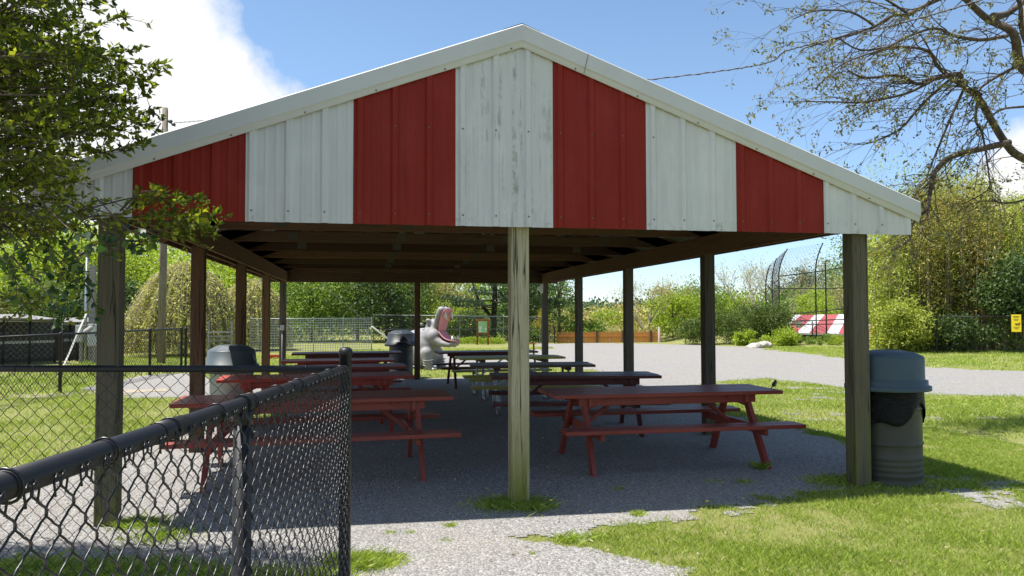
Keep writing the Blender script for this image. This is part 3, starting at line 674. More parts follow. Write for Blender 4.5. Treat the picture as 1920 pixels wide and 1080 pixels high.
# ------------------------------------------------------------------ chain-link fences
def chain(p0, p1, zt0, zt1, zb, a, r, n, seg, mb, hooks=False, thick=.003, curl=.06):
    p0, p1 = Vector(p0), Vector(p1); D_ = (p1-p0); L = D_.length; d = D_/L; nn = Vector((d.y, -d.x, 0))
    cnt = int(L/a); P_ = []
    for i in range(cnt):
        s0 = i*a; zt = zt0+(zt1-zt0)*(i/cnt); K = int((zt-zb)/a); pts = []
        for k in range(K):
            right = (k+i) % 2 == 0; sA, sB = (s0, s0+a) if right else (s0+a, s0)
            dep = thick if right else -thick
            e = r*.8
            for q_ in range(seg):
                f = q_/seg; ss = sA+(sB-sA)*f
                if seg > 1:
                    w_ = math.sin(math.pi*f); dd = dep*min(1, w_*1.8)
                    ss += (e if (q_ == 0 and not right) else (-e if q_ == 0 else 0))
                    ff = f+curl*math.sin(2*math.pi*f)
                else: dd = 0; ff = f
                p = p0+d*ss+nn*dd; pts.append((p.x, p.y, zt-(k+ff)*a))
        if hooks:   # knuckled top end
            p = Vector(pts[0]); sgn = 1 if i % 2 else -1
            pts = [tuple(p+d*(sgn*.013)+Vector((0, 0, -.016))), tuple(p+d*(sgn*.018)+Vector((0, 0, .006))), tuple(p+d*(sgn*.010)+Vector((0, 0, .020))), tuple(p+d*(sgn*.001)+Vector((0, 0, .014)))]+pts
        mb.tube(pts, r, n, cap=False)
    return mb
zf = 1.2
def rail_z(t): return zf
# corner post, near run toward the viewer, far run to the left
cor = at(648, 692, 3.95); cor_xy = Vector((cor.x, cor.y, 0)); zc_ = cor.z
n0 = at(0, 914, 1.12); d_ = (n0-cor); n1 = cor+d_*1.30
fn = thing('chain_link_fence', 'black chain-link fence in the left foreground meeting at a capped corner post', 'fence', (cor.x, cor.y, 0))
def fl(p): return (p[0]-cor.x, p[1]-cor.y, p[2])
MB().lathe([(.031, -.3), (.031, zc_+.072), (.036, zc_+.073), (.036, zc_+.092), (.030, zc_+.106), (.015, zc_+.114), (0, zc_+.116)], 24).build('corner_post', M['black'], fn)
def pt(t): return cor+d_*t
MB().tube([fl(pt(.0)), fl(pt(.35)), fl(pt(.7)), fl(pt(1.3))], .0225, 20).build('top_rail', M['black'], fn)
for t_ in (.36, .76):
    MB().tube([fl(pt(t_)), fl(pt(t_+.05))], .0245, 20).build('rail_sleeve', M['black'], fn)
lp = pt(.598)
MB().tube([fl((lp.x, lp.y, -.3)), fl((lp.x, lp.y, lp.z-.03))], .027, 20).build('line_post', M['black'], fn)
ru = d_.normalized()
mb = MB(); mb.tube([fl(lp-ru*.016), fl(lp+ru*.016)], .030, 20); mb.tube([fl((lp.x, lp.y, lp.z-.06)), fl((lp.x, lp.y, lp.z-.02))], .030, 20); mb.build('loop_cap', M['black'], fn)
nr_ = Vector((d_.y, -d_.x, 0)).normalized()
if nr_.x < 0: nr_ = -nr_
off = nr_*.026
mb = chain(off.copy(), Vector((d_.x*1.3, d_.y*1.3, 0))+off, zc_-.02, n1.z-.02, .03, .040, .0021, 6, 6, MB(), True, .005, .075)
mb.build('chain_mesh', M['wire'], fn)
for k in range(11):
    c = pt(.05+k*.105); mb = MB(); n = 14
    pts = []
    for j in range(n+1):
        a = 2*math.pi*(j/n)*.93-2.2; pts.append(Vector(fl(c))+nr_*(.027*math.cos(a)+.002)+Vector((0, 0, .027*math.sin(a)))+ru*(.014*j/n))
    pts.append(pts[-1]+Vector((0, 0, -.02))+nr_*.012); mb.tube(pts, .0026, 6); mb.build('rail_tie', M['wire'], fn)
# run across, to the left of the frame (faces the viewer)
e1 = at(-520, 690, 4.05); dB = Vector((e1.x-cor.x, e1.y-cor.y, 0))
MB().tube([fl((cor.x, cor.y, zc_)), fl((e1.x, e1.y, zc_+.005))], .0185, 20).build('top_rail', M['black'], fn)
nb = Vector((dB.y, -dB.x, 0)).normalized()
chain(nb*.02, dB+nb*.02, zc_-.018, zc_-.018, .03, .0425, .0018, 6, 4, MB(), True).build('chain_mesh', M['wire'], fn)
mb = MB().tube([(nb.x*.02, nb.y*.02, .05), (dB.x+nb.x*.02, dB.y+nb.y*.02, .05)], .002, 6); mb.build('tension_wire', M['wire'], fn)
MB().tube([fl((e1.x, e1.y, -.2)), fl((e1.x, e1.y, zc_-.02))], .025, 16).build('line_post', M['black'], fn)
for k in range(9):
    c = Vector((cor.x, cor.y, zc_))+dB*(.06+k*.115); mb = MB(); du = dB.normalized(); pts = []
    for j in range(13):
        a = 2*math.pi*(j/12)*.9-1.2; pts.append(Vector(fl(c))-nb*0+nb*(.0215*math.cos(a))+Vector((0, 0, .0215*math.sin(a)))+du*(.008*j/12))
    mb.tube(pts, .0018, 5); mb.build('rail_tie', M['wire'], fn)
MB().beam(fl((cor.x+nb.x*.04, cor.y+nb.y*.04, .05)), fl((cor.x+nb.x*.04, cor.y+nb.y*.04, zc_-.02)), .018, .005, (0, 1, 0)).build('tension_bar', M['black'], fn)

def far_fence(name, label, pts, h, mat, wirem, a=.08, r=.0028, post_r=.03, seg=1, spacing=2.6, midrail=False, railr=.022, grid_=False, group=None, n=3):
    t = thing(name, label, 'fence', (pts[0][0], pts[0][1], 0), 0, group); o = Vector((pts[0][0], pts[0][1], 0))
    P = [Vector((p[0], p[1], 0))-o for p in pts]; mb = MB(); mb2 = MB()
    hh = [p[2] if len(p) > 2 else h for p in pts]
    for i in range(len(P)-1):
        A, B = P[i], P[i+1]; L = (B-A).length; k = max(1, round(L/spacing))
        for j in range(k+(1 if i == len(P)-2 else 0)):
            q_ = A.lerp(B, j/k); H = hh[i]+(hh[i+1]-hh[i])*j/k
            MB().lathe([(post_r, -.1), (post_r, H), (post_r*1.15, H+.005), (post_r*.9, H+.04), (0, H+.05)], 10, q_).build('fence_post', mat, t)
        MB().tube([A+Vector((0, 0, hh[i])), B+Vector((0, 0, hh[i+1]))], railr, 8).build('top_rail', mat, t)
        if midrail:
            for z_ in midrail: mb2.tube([A+Vector((0, 0, z_)), B+Vector((0, 0, z_))], railr*.7, 6)
        if grid_:
            d = (B-A).normalized(); s_ = 0
            while s_ < L: q_ = A+d*s_; mb.tube([q_+Vector((0, 0, .03)), q_+Vector((0, 0, h-.01))], r, 3, False); s_ += a
            z_ = .05
            while z_ < h: mb.tube([A+Vector((0, 0, z_)), B+Vector((0, 0, z_))], r, 3, False); z_ += a*1.0
        else: chain(A, B, hh[i]-.01, hh[i+1]-.01, .03, a, r, n, seg, mb)
    mb.build('fence_mesh', wirem, t)
    if mb2.v: mb2.build('mid_rail', mat, t)
    return t
pA = at(341, 600, 21.5); pB = at(-10, 600, 13.0); pB2 = at(-420, 600, 8.8)
far_fence('chain_link_fence', 'low black chain-link fence running left behind the shelter grass', [(pA.x, pA.y), (pB.x, pB.y), (pB2.x, pB2.y)], 1.16, M['black'], M['wire'], .055, .0042, .035, spacing=2.4)
pC = at(384, 600, 22.0); pD = at(349, 600, 22.0)
far_fence('chain_link_fence', 'short black chain-link gate section beside the weeping tree', [(pD.x, pD.y), (pC.x, pC.y)], 1.14, M['black'], M['wire'], .05, .003, .035)
pE = at(470, 600, 30.5); pF = at(697, 600, 33.0); pG = at(690, 600, 37)
far_fence('wire_pen', 'grey welded wire grid pen panel between the posts and the trees', [(pE.x, pE.y), (pF.x, pF.y)], 1.38, M['wiregrey'], M['wiregrey'], .105, .0105, .02, spacing=1.25, grid_=True, railr=.014)
a1 = at(700, 600, 41); a2 = at(944, 600, 40.5); a3 = at(1012, 600, 41); a4 = at(1040, 615, 40)
far_fence('chain_link_fence', 'dark chain-link fence behind the hippo statue and brown sign', [(a1.x, a1.y, 1.52), (a2.x, a2.y, 1.42), (a3.x, a3.y, 1.38)], 1.5, M['railgrey'], M['net'], .085, .02, .03, midrail=[.75])
far_fence('chain_link_fence', 'short black fence end stepping down beside the orange board fence', [(a3.x+.1, a3.y-.1, 1.2), (a4.x, a4.y, .85)], 1.2, M['black'], M['wire'], .085, .008, .035, midrail=[.3])
b1 = at(1755, 600, 29.5); b2 = at(1925, 600, 28.3); b3 = at(2300, 600, 26)
far_fence('chain_link_fence', 'black chain-link fence carrying the yellow sign before the bamboo', [(b1.x, b1.y), (b2.x, b2.y), (b3.x, b3.y)], 1.42, M['black'], M['wire'], .08, .005, .035, spacing=3.1)
# yellow sign
p = at(1905, 606, 28.2); yaw_s = math.atan2((b2-b1).y, (b2-b1).x)
t = thing('warning_sign', 'yellow warning sign with dark four-legged animal pictogram on the fence', 'sign', (p.x, p.y, p.z), yaw_s)
MB().box((0, -.06, 0), (.31, .012, .64)).build('panel', M['yellow'], t, .004)
mb = MB(); mb.box((.03, -.069, -.03), (.13, .004, .045)).box((.10, -.069, .0), (.04, .004, .045))
for xx in (-.02, .01, .06, .085): mb.box((xx, -.069, -.07), (.012, .004, .05))
mb.box((-.04, -.069, -.01), (.02, .004, .02)); mb.build('animal_pictogram', M['print'], t)
mb = MB()
for k, (w_, zz) in enumerate(((.2, .25), (.17, .225), (.15, .16), (.18, .13), (.12, .10), (.2, -.15), (.16, -.18), (.1, -.21))): mb.box((.0, -.0675, zz), (w_, .002, .009 if k > 1 else .015))
mb.build('printed_lines', M['print'], t)
# brown notice board
p = at(905, 600, 38.5); t = thing('notice_board', 'brown timber notice board with pale green panel near the back fence', 'sign', (p.x, p.y, 0), R(-8))
for sx in (-1, 1): MB().box((sx*.27, 0, .61), (.085, .085, 1.24)).build('leg', M['sign_wood'], t, .005)
MB().box((0, 0, 1.24), (.72, .10, .09)).build('top_bar', M['sign_wood'], t, .005); MB().box((0, 0, .57), (.50, .07, .07)).build('bottom_bar', M['sign_wood'], t, .005)
MB().box((0, -.02, .905), (.45, .03, .585)).build('notice_panel', M['green_board'], t)
mb = MB()
for (x_, z_, w_, h_) in ((-.12, .86, .14, .16), (-.16, 1.12, .06, .05), (.15, .80, .08, .1), (-.12, .70, .14, .10)): mb.box((x_, -.037, z_), (w_, .004, h_))
mb.build('paper_notices', M['paper'], t)
# orange board fence in the dip
p0 = at(1046, 640, 46.5); p1 = at(1238, 640, 46.5)
t = thing('board_fence', 'low orange-brown board fence along the far edge of the gravel lot', 'fence', (p0.x, p0.y, 0)); dv_ = Vector((p1.x-p0.x, p1.y-p0.y, 0)); L = dv_.length; du = dv_/L; ang = math.atan2(du.y, du.x)
mb = MB(); s_ = 0; topz = .45
while s_ < L:
    h_ = topz+rnd.uniform(-.012, .012); q_ = du*s_; zb_ = -.9
    mb.box((q_.x, q_.y, (h_+zb_)/2), (.135, .02, h_-zb_), (0, 0, ang)); s_ += .142
mb.build('boards', M['orange_fence'], t)
for f in (.38, .63, .905): MB().box((du.x*L*f+du.y*.08, du.y*L*f-du.x*.08, -.2), (.16, .14, 1.50), (0, 0, ang)).build('fence_post', M['fence_post_wood'], t, .01)
mb = MB(); mb.beam((du.y*.04, -du.x*.04, .14), (dv_.x+du.y*.04, dv_.y-du.x*.04, .14), .04, .07); mb.build('rail', M['orange_fence'], t)
for f in (.1, .27, .5, .75): MB().tube([(du.x*L*f+du.y*.03, du.y*L*f-du.x*.03, -.8), (du.x*L*f+du.y*.03, du.y*L*f-du.x*.03, .12)], .012, 6).build('stake', M['greywood'], t)
p = at(1236, 640, 45.8); MB().lathe([(.07, -.9), (.07, .75), (0, .77)], 10).build('fence_end_post', M['greywood'], None, loc=(p.x, p.y, 0))
tag(bpy.data.objects['fence_end_post'], 'grey standing post at the right end of the orange fence', 'post')

# ------------------------------------------------------------------ hippo statue
hp = gp(803, 692); hip = thing('hippo_statue', 'pale grey hippo statue with wide open pink mouth on the grass', 'statue', (hp.x+.05, hp.y, 0), R(-38))
mb = MB(); K = .00215*.985
def hq(x, y): return ((x-330)*K, (945-y)*K)
def cap_(pts, rs, n=14):
    for (a, ra), (b, rb) in zip(zip(pts, rs), zip(pts[1:], rs[1:])):
        a, b = Vector(a), Vector(b); m_ = max(2, int((b-a).length/(min(ra, rb)*.5)))
        for i in range(m_+1):
            f = i/m_; mb.ball(a.lerp(b, f), ra+(rb-ra)*f, n)
mb.ball((-.52, .25, .58), (.62, .50, .54), 28)      # barrel
mb.ball((-.18, .03, .58), (.46, .43, .54), 24)      # chest
mb.ball((-.30, .10, .80), (.40, .42, .36), 20)      # shoulder hump
cap_([(-.05, .02, .85), (.12, 0, .98)], [.34, .27])   # neck
mb.ball((.19, 0, .93), (.25, .31, .26), 22)         # cheeks
mb.ball((.14, 0, 1.10), (.20, .21, .17), 20)
cap_([(.02, .0, 1.20), (.16, 0, 1.25), (.27, 0, 1.34)], [.15, .15, .10])     # brow to muzzle root
for s_ in (-1, 1):
    cap_([(.26, s_*.08, 1.25), (.33, s_*.12, 1.43), (.42, s_*.15, 1.58)], [.10, .09, .11])   # upper jaw
    mb.ball((.47, s_*.13, 1.67), (.13, .13, .10), 16)                       # nostril pads
    mb.ball((.02, s_*.13, 1.36), (.095, .07, .075), 14)                     # eye bumps
    cap_([(.22, s_*.14, .86), (.46, s_*.16, .74), (.72, s_*.14, .70)], [.14, .10, .085])      # lower jaw sides
    mb.ball((.80, s_*.08, .73), (.11, .12, .075), 14)
    cap_([(.05, s_*.27, .45), (.12, s_*.30, .22), (.16, s_*.30, .06)], [.19, .135, .125])     # front legs
    cap_([(.16, s_*.30, .05), (.25, s_*.30, .045)], [.12, .10])
    cap_([(-.85, s_*.30+.3, .4), (-.80, s_*.34+.3, .1)], [.22, .15])
mb.ball((.5, 0, .70), (.2, .14, .08), 16)
ob = mb.build('body', M['hippo'], hip); m = ob.modifiers.new('r', 'REMESH'); m.mode = 'VOXEL'; m.voxel_size = .024; m.use_smooth_shade = True
m = ob.modifiers.new('s', 'SMOOTH'); m.factor = .6; m.iterations = 9
def patch(path, ws, dep, name, mat):      # soft concave lining along a path (x,z)
    mb = MB(); n = 9; vs = []
    for (x_, z_, nx2, nz2), w_ in zip(path, ws):
        for j in range(n):
            f = (j/(n-1)-.5)*2; e = dep*(1-f*f); vs.append((x_-nx2*e, f*w_, z_-nz2*e))
    fs = [(i*n+j, i*n+j+1, (i+1)*n+j+1, (i+1)*n+j) for i in range(len(path)-1) for j in range(n-1)]
    mb.add(vs, fs, True); o = mb.build(name, mat, hip); m = o.modifiers.new('t', 'SOLIDIFY'); m.thickness = .03; m.offset = 0
    m = o.modifiers.new('ss', 'SUBSURF'); m.levels = 2; m.render_levels = 2; return o
patch([(.40, 1.08, .8, .2), (.425, 1.20, .95, 0), (.46, 1.34, .95, -.1), (.515, 1.48, .95, -.1), (.585, 1.60, .85, -.3), (.63, 1.70, .6, -.6)], [.19, .21, .23, .25, .27, .19], .03, 'upper_mouth', M['pink'])
patch([(.40, 1.08, .9, .0), (.48, .97, .7, .5), (.58, .89, .5, .8), (.70, .84, .3, .9), (.83, .82, .1, 1), (.93, .81, -.3, .9)], [.19, .22, .22, .22, .20, .12], .04, 'lower_mouth', M['pink'])
mb = MB(); 
mb.ball((.55, 0, .835), (.16, .08, .03), 14, (0, R(12), 0)); mb.build('tongue', M['pink'], hip)
for (x_, y_, z_, dx, dz, L_, r_) in ((.58, -.16, 1.60, .08, -.20, 1, .042), (.58, .16, 1.60, .08, -.20, 1, .042), (.84, -.15, .80, -.02, .15, 1, .042), (.84, .15, .80, -.02, .15, 1, .042), (.78, -.05, .83, .05, .08, 1, .026), (.78, .05, .83, .05, .08, 1, .026)):
    MB().tube([(x_, y_, z_), (x_+dx*.5, y_, z_+dz*.55), (x_+dx, y_, z_+dz)], [r_, r_*.8, r_*.25], 10).build('tusk', M['tusk'], hip)
for s_ in (-1, 1):
    MB().ball((.035, s_*.195, 1.37), (.032, .018, .026), 12).build('eye', M['eye'], hip)
    MB().ball((-.16, s_*.20, 1.26), (.06, .03, .045), 12, (0, R(30), 0)).build('ear', M['hippo'], hip)

for s_ in (-1, 1):
    for k in range(3): MB().ball((.34, s_*.30+(k-1)*.07, .035), (.035, .03, .032), 10).build('toenail', M['tusk'], hip)
    MB().ball((.50, s_*.10, 1.775), (.035, .03, .018), 10).build('nostril', M['eye'], hip)
    for z_, r_ in ((.13, .135), (.20, .142), (.27, .152)):
        o_ = MB().tube([(.14+r_*math.cos(a_*.5236), s_*.30+r_*math.sin(a_*.5236), z_+.012*math.cos(a_)) for a_ in range(13)], .016, 8, cap=False).build('leg_fold', M['hippo'], hip)

# ------------------------------------------------------------------ bird on the table end
bp = gp(1457, 727.5, .75); b = thing('bird', 'small dark bird perched on the right end of the near red table', 'bird', (bp.x-.03, bp.y, .75), R(25))
mb = MB(); mb.ball((0, 0, .043), (.033, .02, .021), 16, (0, R(-48), 0)); mb.ball((.017, 0, .068), (.019, .016, .018), 14); mb.ball((.006, 0, .052), (.022, .019, .022), 14)
for i in range(5): f = i/4; mb.ball((-.02-.035*f, 0, .022-.014*f), (.014-.004*f, .008, .005), 8, (0, R(-25), 0))
o = mb.build('body', M['bird_b'], b); m = o.modifiers.new('r', 'REMESH'); m.mode = 'VOXEL'; m.voxel_size = .0025; m.use_smooth_shade = True
for s_ in (-1, 1):
    MB().ball((-.004, s_*.017, .044), (.03, .006, .013), 12, (0, R(-48), 0)).build('wing', M['bird_l'], b)
    MB().tube([(.0, s_*.009, .03), (.002, s_*.009, .006), (.012, s_*.009, .0015)], .0014, 5).build('leg', M['beak'], b)
MB().tube([(.033, 0, .069), (.046, 0, .066)], [.0045, .0006], 8).build('beak', M['beak'], b)

# ------------------------------------------------------------------ utility pole, wires, mast, sundry
pp = at(303, 600, 24); t = thing('utility_pole', 'tall weathered utility pole beyond the left side of the shelter', 'pole', (pp.x, pp.y, 0)); ph = 8.15
MB().tube([(0, 0, -.3), (.03, 0, 4), (.02, 0, ph)], [.13, .11, .085], 16).build('pole', M['pole'], t)
MB().tube([(-.1, -.05, ph-.5), (-.30, -.05, ph-.9)], .03, 8).build('bracket', M['cable'], t)
mb = MB(); mb.ball((.2, -.1, ph-.45), (.08, .06, .06), 10); mb.ball((.3, -.1, ph-.55), (.07, .05, .05), 10); mb.ball((-.32, -.1, ph-.95), (.05, .05, .12), 10); mb.tube([(0, 0, ph-.35), (.35, -.1, ph-.6)], .02, 6); mb.build('insulator', M['cable'], t)
def wire(name, label, pts, r, mat, twist=0, cat='cable'):
    mb = MB(); P = [Vector(p) for p in pts]
    mb.tube(P, r, 6)
    if twist:
        n = 260; Q = []; Q2 = []
        tot = sum((P[i+1]-P[i]).length for i in range(len(P)-1))
        for i in range(n*len(P)-n):
            k, f = divmod(i, n); p = P[k].lerp(P[k+1], f/n); s_ = (k+f/n)*16; Q.append(p+Vector((0, math.cos(s_)*r*1.1, math.sin(s_)*r*1.1)))
        mb.tube(Q, r*.9, 5)
    return tag(mb.build(name, mat), label, cat)
def cat(a, b, sag, n=20):
    a, b = Vector(a), Vector(b); return [a.lerp(b, i/n)-Vector((0, 0, sag*4*(i/n)*(1-i/n))) for i in range(n+1)]
w0 = Vector((pp.x+.3, pp.y-.1, ph-.5)); w1 = at(1212, 150, 13.2); w2 = at(1500, 88, 11.2); w3 = at(1840, 0, 9.6); w4 = at(2500, -240, 7.6)
def smooth_path(P, n=10):
    out_ = []
    for i in range(len(P)-1):
        p0 = P[max(i-1, 0)]; p1 = P[i]; p2 = P[i+1]; p3 = P[min(i+2, len(P)-1)]
        for k in range(n):
            t = k/n; out_.append(.5*((2*p1)+(-p0+p2)*t+(2*p0-5*p1+4*p2-p3)*t*t+(-p0+3*p1-3*p2+p3)*t**3))
    return out_+[P[-1]]
wire('service_cable', 'twisted black service cable crossing the sky over the roof to the right', smooth_path([w0, w1, w2, w3, w4], 8), .0085, M['cable'], 1)
ga = at(760, 660, 33); gb = Vector((pp.x, pp.y, ph-.8))
gl = cat(gb, ga, .3); wire('guy_wire', 'thin guy wire slanting down from the utility pole', gl, .012, M['railgrey'])
k = at(727, 634, 32.3); q_ = at(693, 600, 31.6); q2 = gl[-1]-gl[-2]
MB().tube([Vector(ga), Vector(ga)-q2.normalized()*2.3], .035, 8).build('guy_guard', M['white'], bpy.data.objects['guy_wire'])
wm = at(163, 480, 25.0); t = thing('electric_mast', 'galvanised electric service mast with weatherhead beside grey cabinets', 'mast', (wm.x, wm.y, 0)); H_ = wm.z
MB().tube([(0, 0, -.1), (0, 0, H_)], .045, 10).build('conduit', M['steel'], t); MB().tube([(0, 0, H_-.05), (0, 0, H_+.06), (-.06, 0, H_+.12), (-.14, 0, H_+.08), (-.16, 0, H_)], [.05, .06, .065, .06, .05], 10).build('weatherhead', M['railgrey'], t)
MB().box((.17, .05, (H_-.3)/2), (.17, .17, H_-.3)).build('backing_post', M['greywood'], t, .01)
mb = MB(); 
for k in range(4): mb.tube([(-.15, 0, H_), (-.35-.03*k, 0, H_-.18), (-.2, .05, H_-.32), (.0, .05, H_-.28+.03*k)], .008, 5)
mb.build('drip_loop', M['cable'], t)
wire('drop_wire', 'thin wire dropping from above to the electric mast weatherhead', cat(at(150, 380, 24.5), (wm.x-.15, wm.y, H_+.02), .05, 6), .01, M['cable'])
cb = at(178, 640, 24.3)
for i, (dx, w_, h_, z_, lab) in enumerate(((-.45, .26, .55, .95, 'small grey cabinet left of the electric mast'), (-.02, .36, .72, .90, 'large grey cabinet with raised rim on the electric mast frame'), (.42, .30, .60, .98, 'pale cabinet half hidden by the left front post'))):
    t = thing('electric_cabinet', lab, 'cabinet', (cb.x+dx, cb.y-dx*.2, 0), YAW*-1, 'cabinets by the mast')
    MB().box((0, 0, z_), (w_, .2, h_)).build('case', M['drum_pale'], t, .015); MB().box((0, -.108, z_), (w_-.05, .012, h_-.06)).build('door', M['steel'], t, .004)
    MB().box((w_*.3, -.12, z_), (.02, .02, .07)).build('handle', M['black'], t); MB().box((0, .03, (z_-h_/2)/2), (.08, .08, z_-h_/2+.0)).build('stand', M['greywood'], t)
s0 = at(116, 700, 21.3); s1 = at(163, 586, 24.6)
MB().beam((s0.x, s0.y, 0), (s1.x, s1.y, s1.z), .05, .035).build('leaning_board', M['drum_pale'], None, .004); tag(bpy.data.objects['leaning_board'], 'long whitish board leaning against the electric mast', 'board')
s0 = at(152, 628, 23.6); s1 = at(171, 614, 24.0); MB().tube([s0, s0.lerp(s1, .5), s1], [.075, .08, .07], 12).build('log', M['greywood']); tag(bpy.data.objects['log'], 'short grey log propped by the grey cabinets', 'log')
def shelter(name, label, u0, u1, v, d0, d1, h, mats):
    A = at(u0, v, d0); B = at(u1, v, d1); t = thing(name, label, 'animal pen', (A.x, A.y, 0)); d = Vector((B.x-A.x, B.y-A.y, 0)); L = d.length; d /= L; nn = Vector((-d.y, d.x, 0))
    ang = math.atan2(d.y, d.x)
    mb = MB(); k = int(L/.8)
    for i in range(k): c = d*((i+.5)*L/k)+nn*1.1; mb.box((c.x, c.y, h+rnd.uniform(-.02, .03)), (L/k*1.02, 2.6, .03), (R(3+rnd.uniform(-1, 1)), rnd.uniform(-.01, .01), ang))
    mb.build('roof_sheets', mats[0], t)
    for i in range(6):
        for j in (0, 1): c = d*(i*L/5)+nn*(2.2*j); MB().tube([(c.x, c.y, -.05), (c.x, c.y, h-.05)], .04, 8).build('pen_post', mats[1], t)
    mb = MB()
    for z_ in (h-.12, .7): mb.beam((0, 0, z_), (d.x*L, d.y*L, z_), .05, .08)
    mb.build('pen_rail', mats[2], t)
    mb = MB(); c = d*(L/2)+nn*1.5; mb.box((c.x+d.x*L*.2, c.y+d.y*L*.2, h*.44), (L*1.45, .03, h*.88), (0, 0, ang)); mb.build('back_wall', mats[3], t)
    mb = MB(); chain(Vector((0, 0, 0)), d*L, h-.15, h-.15, .05, .09, .004, 3, 1, mb); mb.build('pen_mesh', M['wiregrey'], t)
M['penroof'] = paint('dull_sheet_roof', (.24, .23, .22), .5, .4)
M['darkwall'] = wood('dark_pen_boards', (.07, .065, .055), axis=0)
shelter('animal_pen', 'low pen with pale sheet roof at the far left edge', -160, 104, 600, 21.5, 24.5, 1.50, (M['penroof'], M['black'], M['greywood'], M['darkwall']))
shelter('animal_pen', 'second low roofed pen between the first pen and electric cabinets', 118, 186, 600, 25.5, 26.0, 1.36, (M['penroof'], M['black'], M['greywood'], M['darkwall']))
# rails by the weeping tree, small red things
A = at(391, 622, 24.5); B = at(434, 622, 25.0); t = thing('railing', 'pale horizontal rails between the drum bin lid and wire pen', 'railing', (A.x, A.y, 0)); d = Vector((B.x-A.x, B.y-A.y, 0))
for z_ in (.98, .84, .70): MB().beam((0, 0, z_), (d.x, d.y, z_), .03, .05).build('rail', M['greywood'], t)
for f in (0, 1): MB().beam((d.x*f, d.y*f+.04, 0), (d.x*f, d.y*f+.04, 1.35), .05, .05, (0, 1, 0)).build('rail_post', M['greywood'], t)
p = gp(514, 672); t = thing('feed_tray', 'small red tray lying in the grass before the wire pen', 'tray', (p.x, p.y, 0), .2)
mb = MB(); mb.box((0, 0, .02), (.62, .3, .03)); 
for s_ in (-1, 1): mb.box((s_*.30, 0, .07), (.02, .3, .1)).box((0, s_*.15, .07), (.62, .02, .1))
mb.build('tray', M['redobj'], t, .004)
p = at(989, 645, 29.0); t = thing('wooden_chair', 'small red-brown wooden chair on the grass beyond the centre post', 'chair', (p.x, p.y, 0), R(40))
for sx in (-1, 1):
    for s_ in (-1, 1): MB().box((sx*.17, s_*.17, .2 if s_ < 0 else .42), (.05, .05, .4 if s_ < 0 else .84)).build('leg', M['sign_wood'], t)
MB().box((0, 0, .42), (.42, .42, .04)).build('seat', M['sign_wood'], t); MB().box((0, .17, .70), (.36, .03, .22)).build('backrest', M['sign_wood'], t)

# ------------------------------------------------------------------ ball field: backstop and dugout
def bs_post(u, vb, vt, d, bend, lab_r=.045):
    a = at(u, vb, d); H = at(u, vt, d).z; pts = [(a.x, a.y, ground_z(a.x, a.y)-.1)]
    for i in range(9):
        f = i/8; z_ = H*(.55+.45*f); ang = max(0, (f-.3)/.7); pts.append((a.x+bend[0]*ang**2, a.y+bend[1]*ang**2, z_))
    return pts
D0 = 44
bst = thing('backstop', 'tall curved chain-link backstop rising behind the juniper shrubs', 'backstop', (at(1500, 600, D0).x, at(1500, 600, D0).y, 0)); bo = Vector(bst.location)
def rel(P): return [Vector(p)-bo for p in P]
cols_ = [(1437, 496, 46.5), (1449, 484, 46), (1462, 466, 44.5), (1531, 455, 42)]
PP = []
for i, (u, vt, d) in enumerate(cols_):
    e = at(u+(9 if i < 2 else 17 if i == 2 else 15), vt, d)-at(u, vt, d); P = bs_post(u, 640, vt, d, (e.x, e.y)); PP.append(P)
    MB().tube(rel(P), .038, 8).build('curved_post', M['black'], bst)
P = bs_post(1550, 640, 488, 41, (-.01, 0)); MB().tube(rel(P), .038, 8).build('post', M['black'], bst); 
far_p = at(1660, 600, 40)
for (va, vb_) in ((518, 499), (541, 541), (590, 578)):
    a = at(1462, va, 44.5); c = at(1531, (va*.55+vb_*.45), 42); e = at(1600, vb_-1, 40.5)
    MB().tube(rel([a, c, e]), .03, 6).build('cross_rail', M['black'], bst)
MB().tube(rel([at(1441, 540, 46.4), at(1462, 522, 44.5)]), .025, 6).build('cross_rail', M['black'], bst)
def panel(Pa, Pb, a, mb, r=.006):       # diamond mesh stretched between two curved posts
    na = len(Pa)
    def s_(P, f):
        L = [0]; 
        for i in range(1, na): L.append(L[-1]+(Vector(P[i])-Vector(P[i-1])).length)
        x = f*L[-1]
        for i in range(1, na):
            if x <= L[i] or i == na-1: return Vector(P[i-1]).lerp(Vector(P[i]), (x-L[i-1])/(L[i]-L[i-1]))
    W_ = (Vector(Pa[0])-Vector(Pb[0])).length; H_ = (Vector(Pa[-1])-Vector(Pa[0])).length*1.04
    nx = max(2, int(W_/a)); nz_ = int(H_/a)
    ga = [s_(Pa, k/nz_) for k in range(nz_+1)]; gb = [s_(Pb, k/nz_) for k in range(nz_+1)]
    for i in range(nx):
        pts = [ga[k].lerp(gb[k], (i+((k+i) % 2))/nx) for k in range(nz_+1)]; mb.tube(rel(pts), r, 3, False)
mb = MB()
for i in range(3): panel(PP[i], PP[i+1], .12, mb, .013 if i < 2 else .006)
mb.build('chain_mesh', M['net'], bst)
lf = thing('chain_link_fence', 'low dark fence rails in front of the striped dugout roof', 'fence', (at(1456, 603, 41).x, at(1456, 603, 41).y, 0)); lo_ = Vector(lf.location)
for (v0, v1) in ((603, 598), (609, 607)): MB().tube([at(1456, v0, 41)-lo_, at(1610, v1, 38.5)-lo_], .028, 6).build('rail', M['black'], lf)
for u in (1523, 1600): a = at(u, 602, 39.6); MB().tube([Vector((a.x, a.y, -.4))-lo_, Vector((a.x, a.y, a.z))-lo_], .035, 8).build('fence_post', M['black'], lf)
dg = thing('dugout', 'low dugout with red and white striped sheet roof beyond the gravel lot', 'dugout', (at(1530, 610, 43).x, at(1530, 610, 43).y, 0)); do_ = Vector(dg.location)
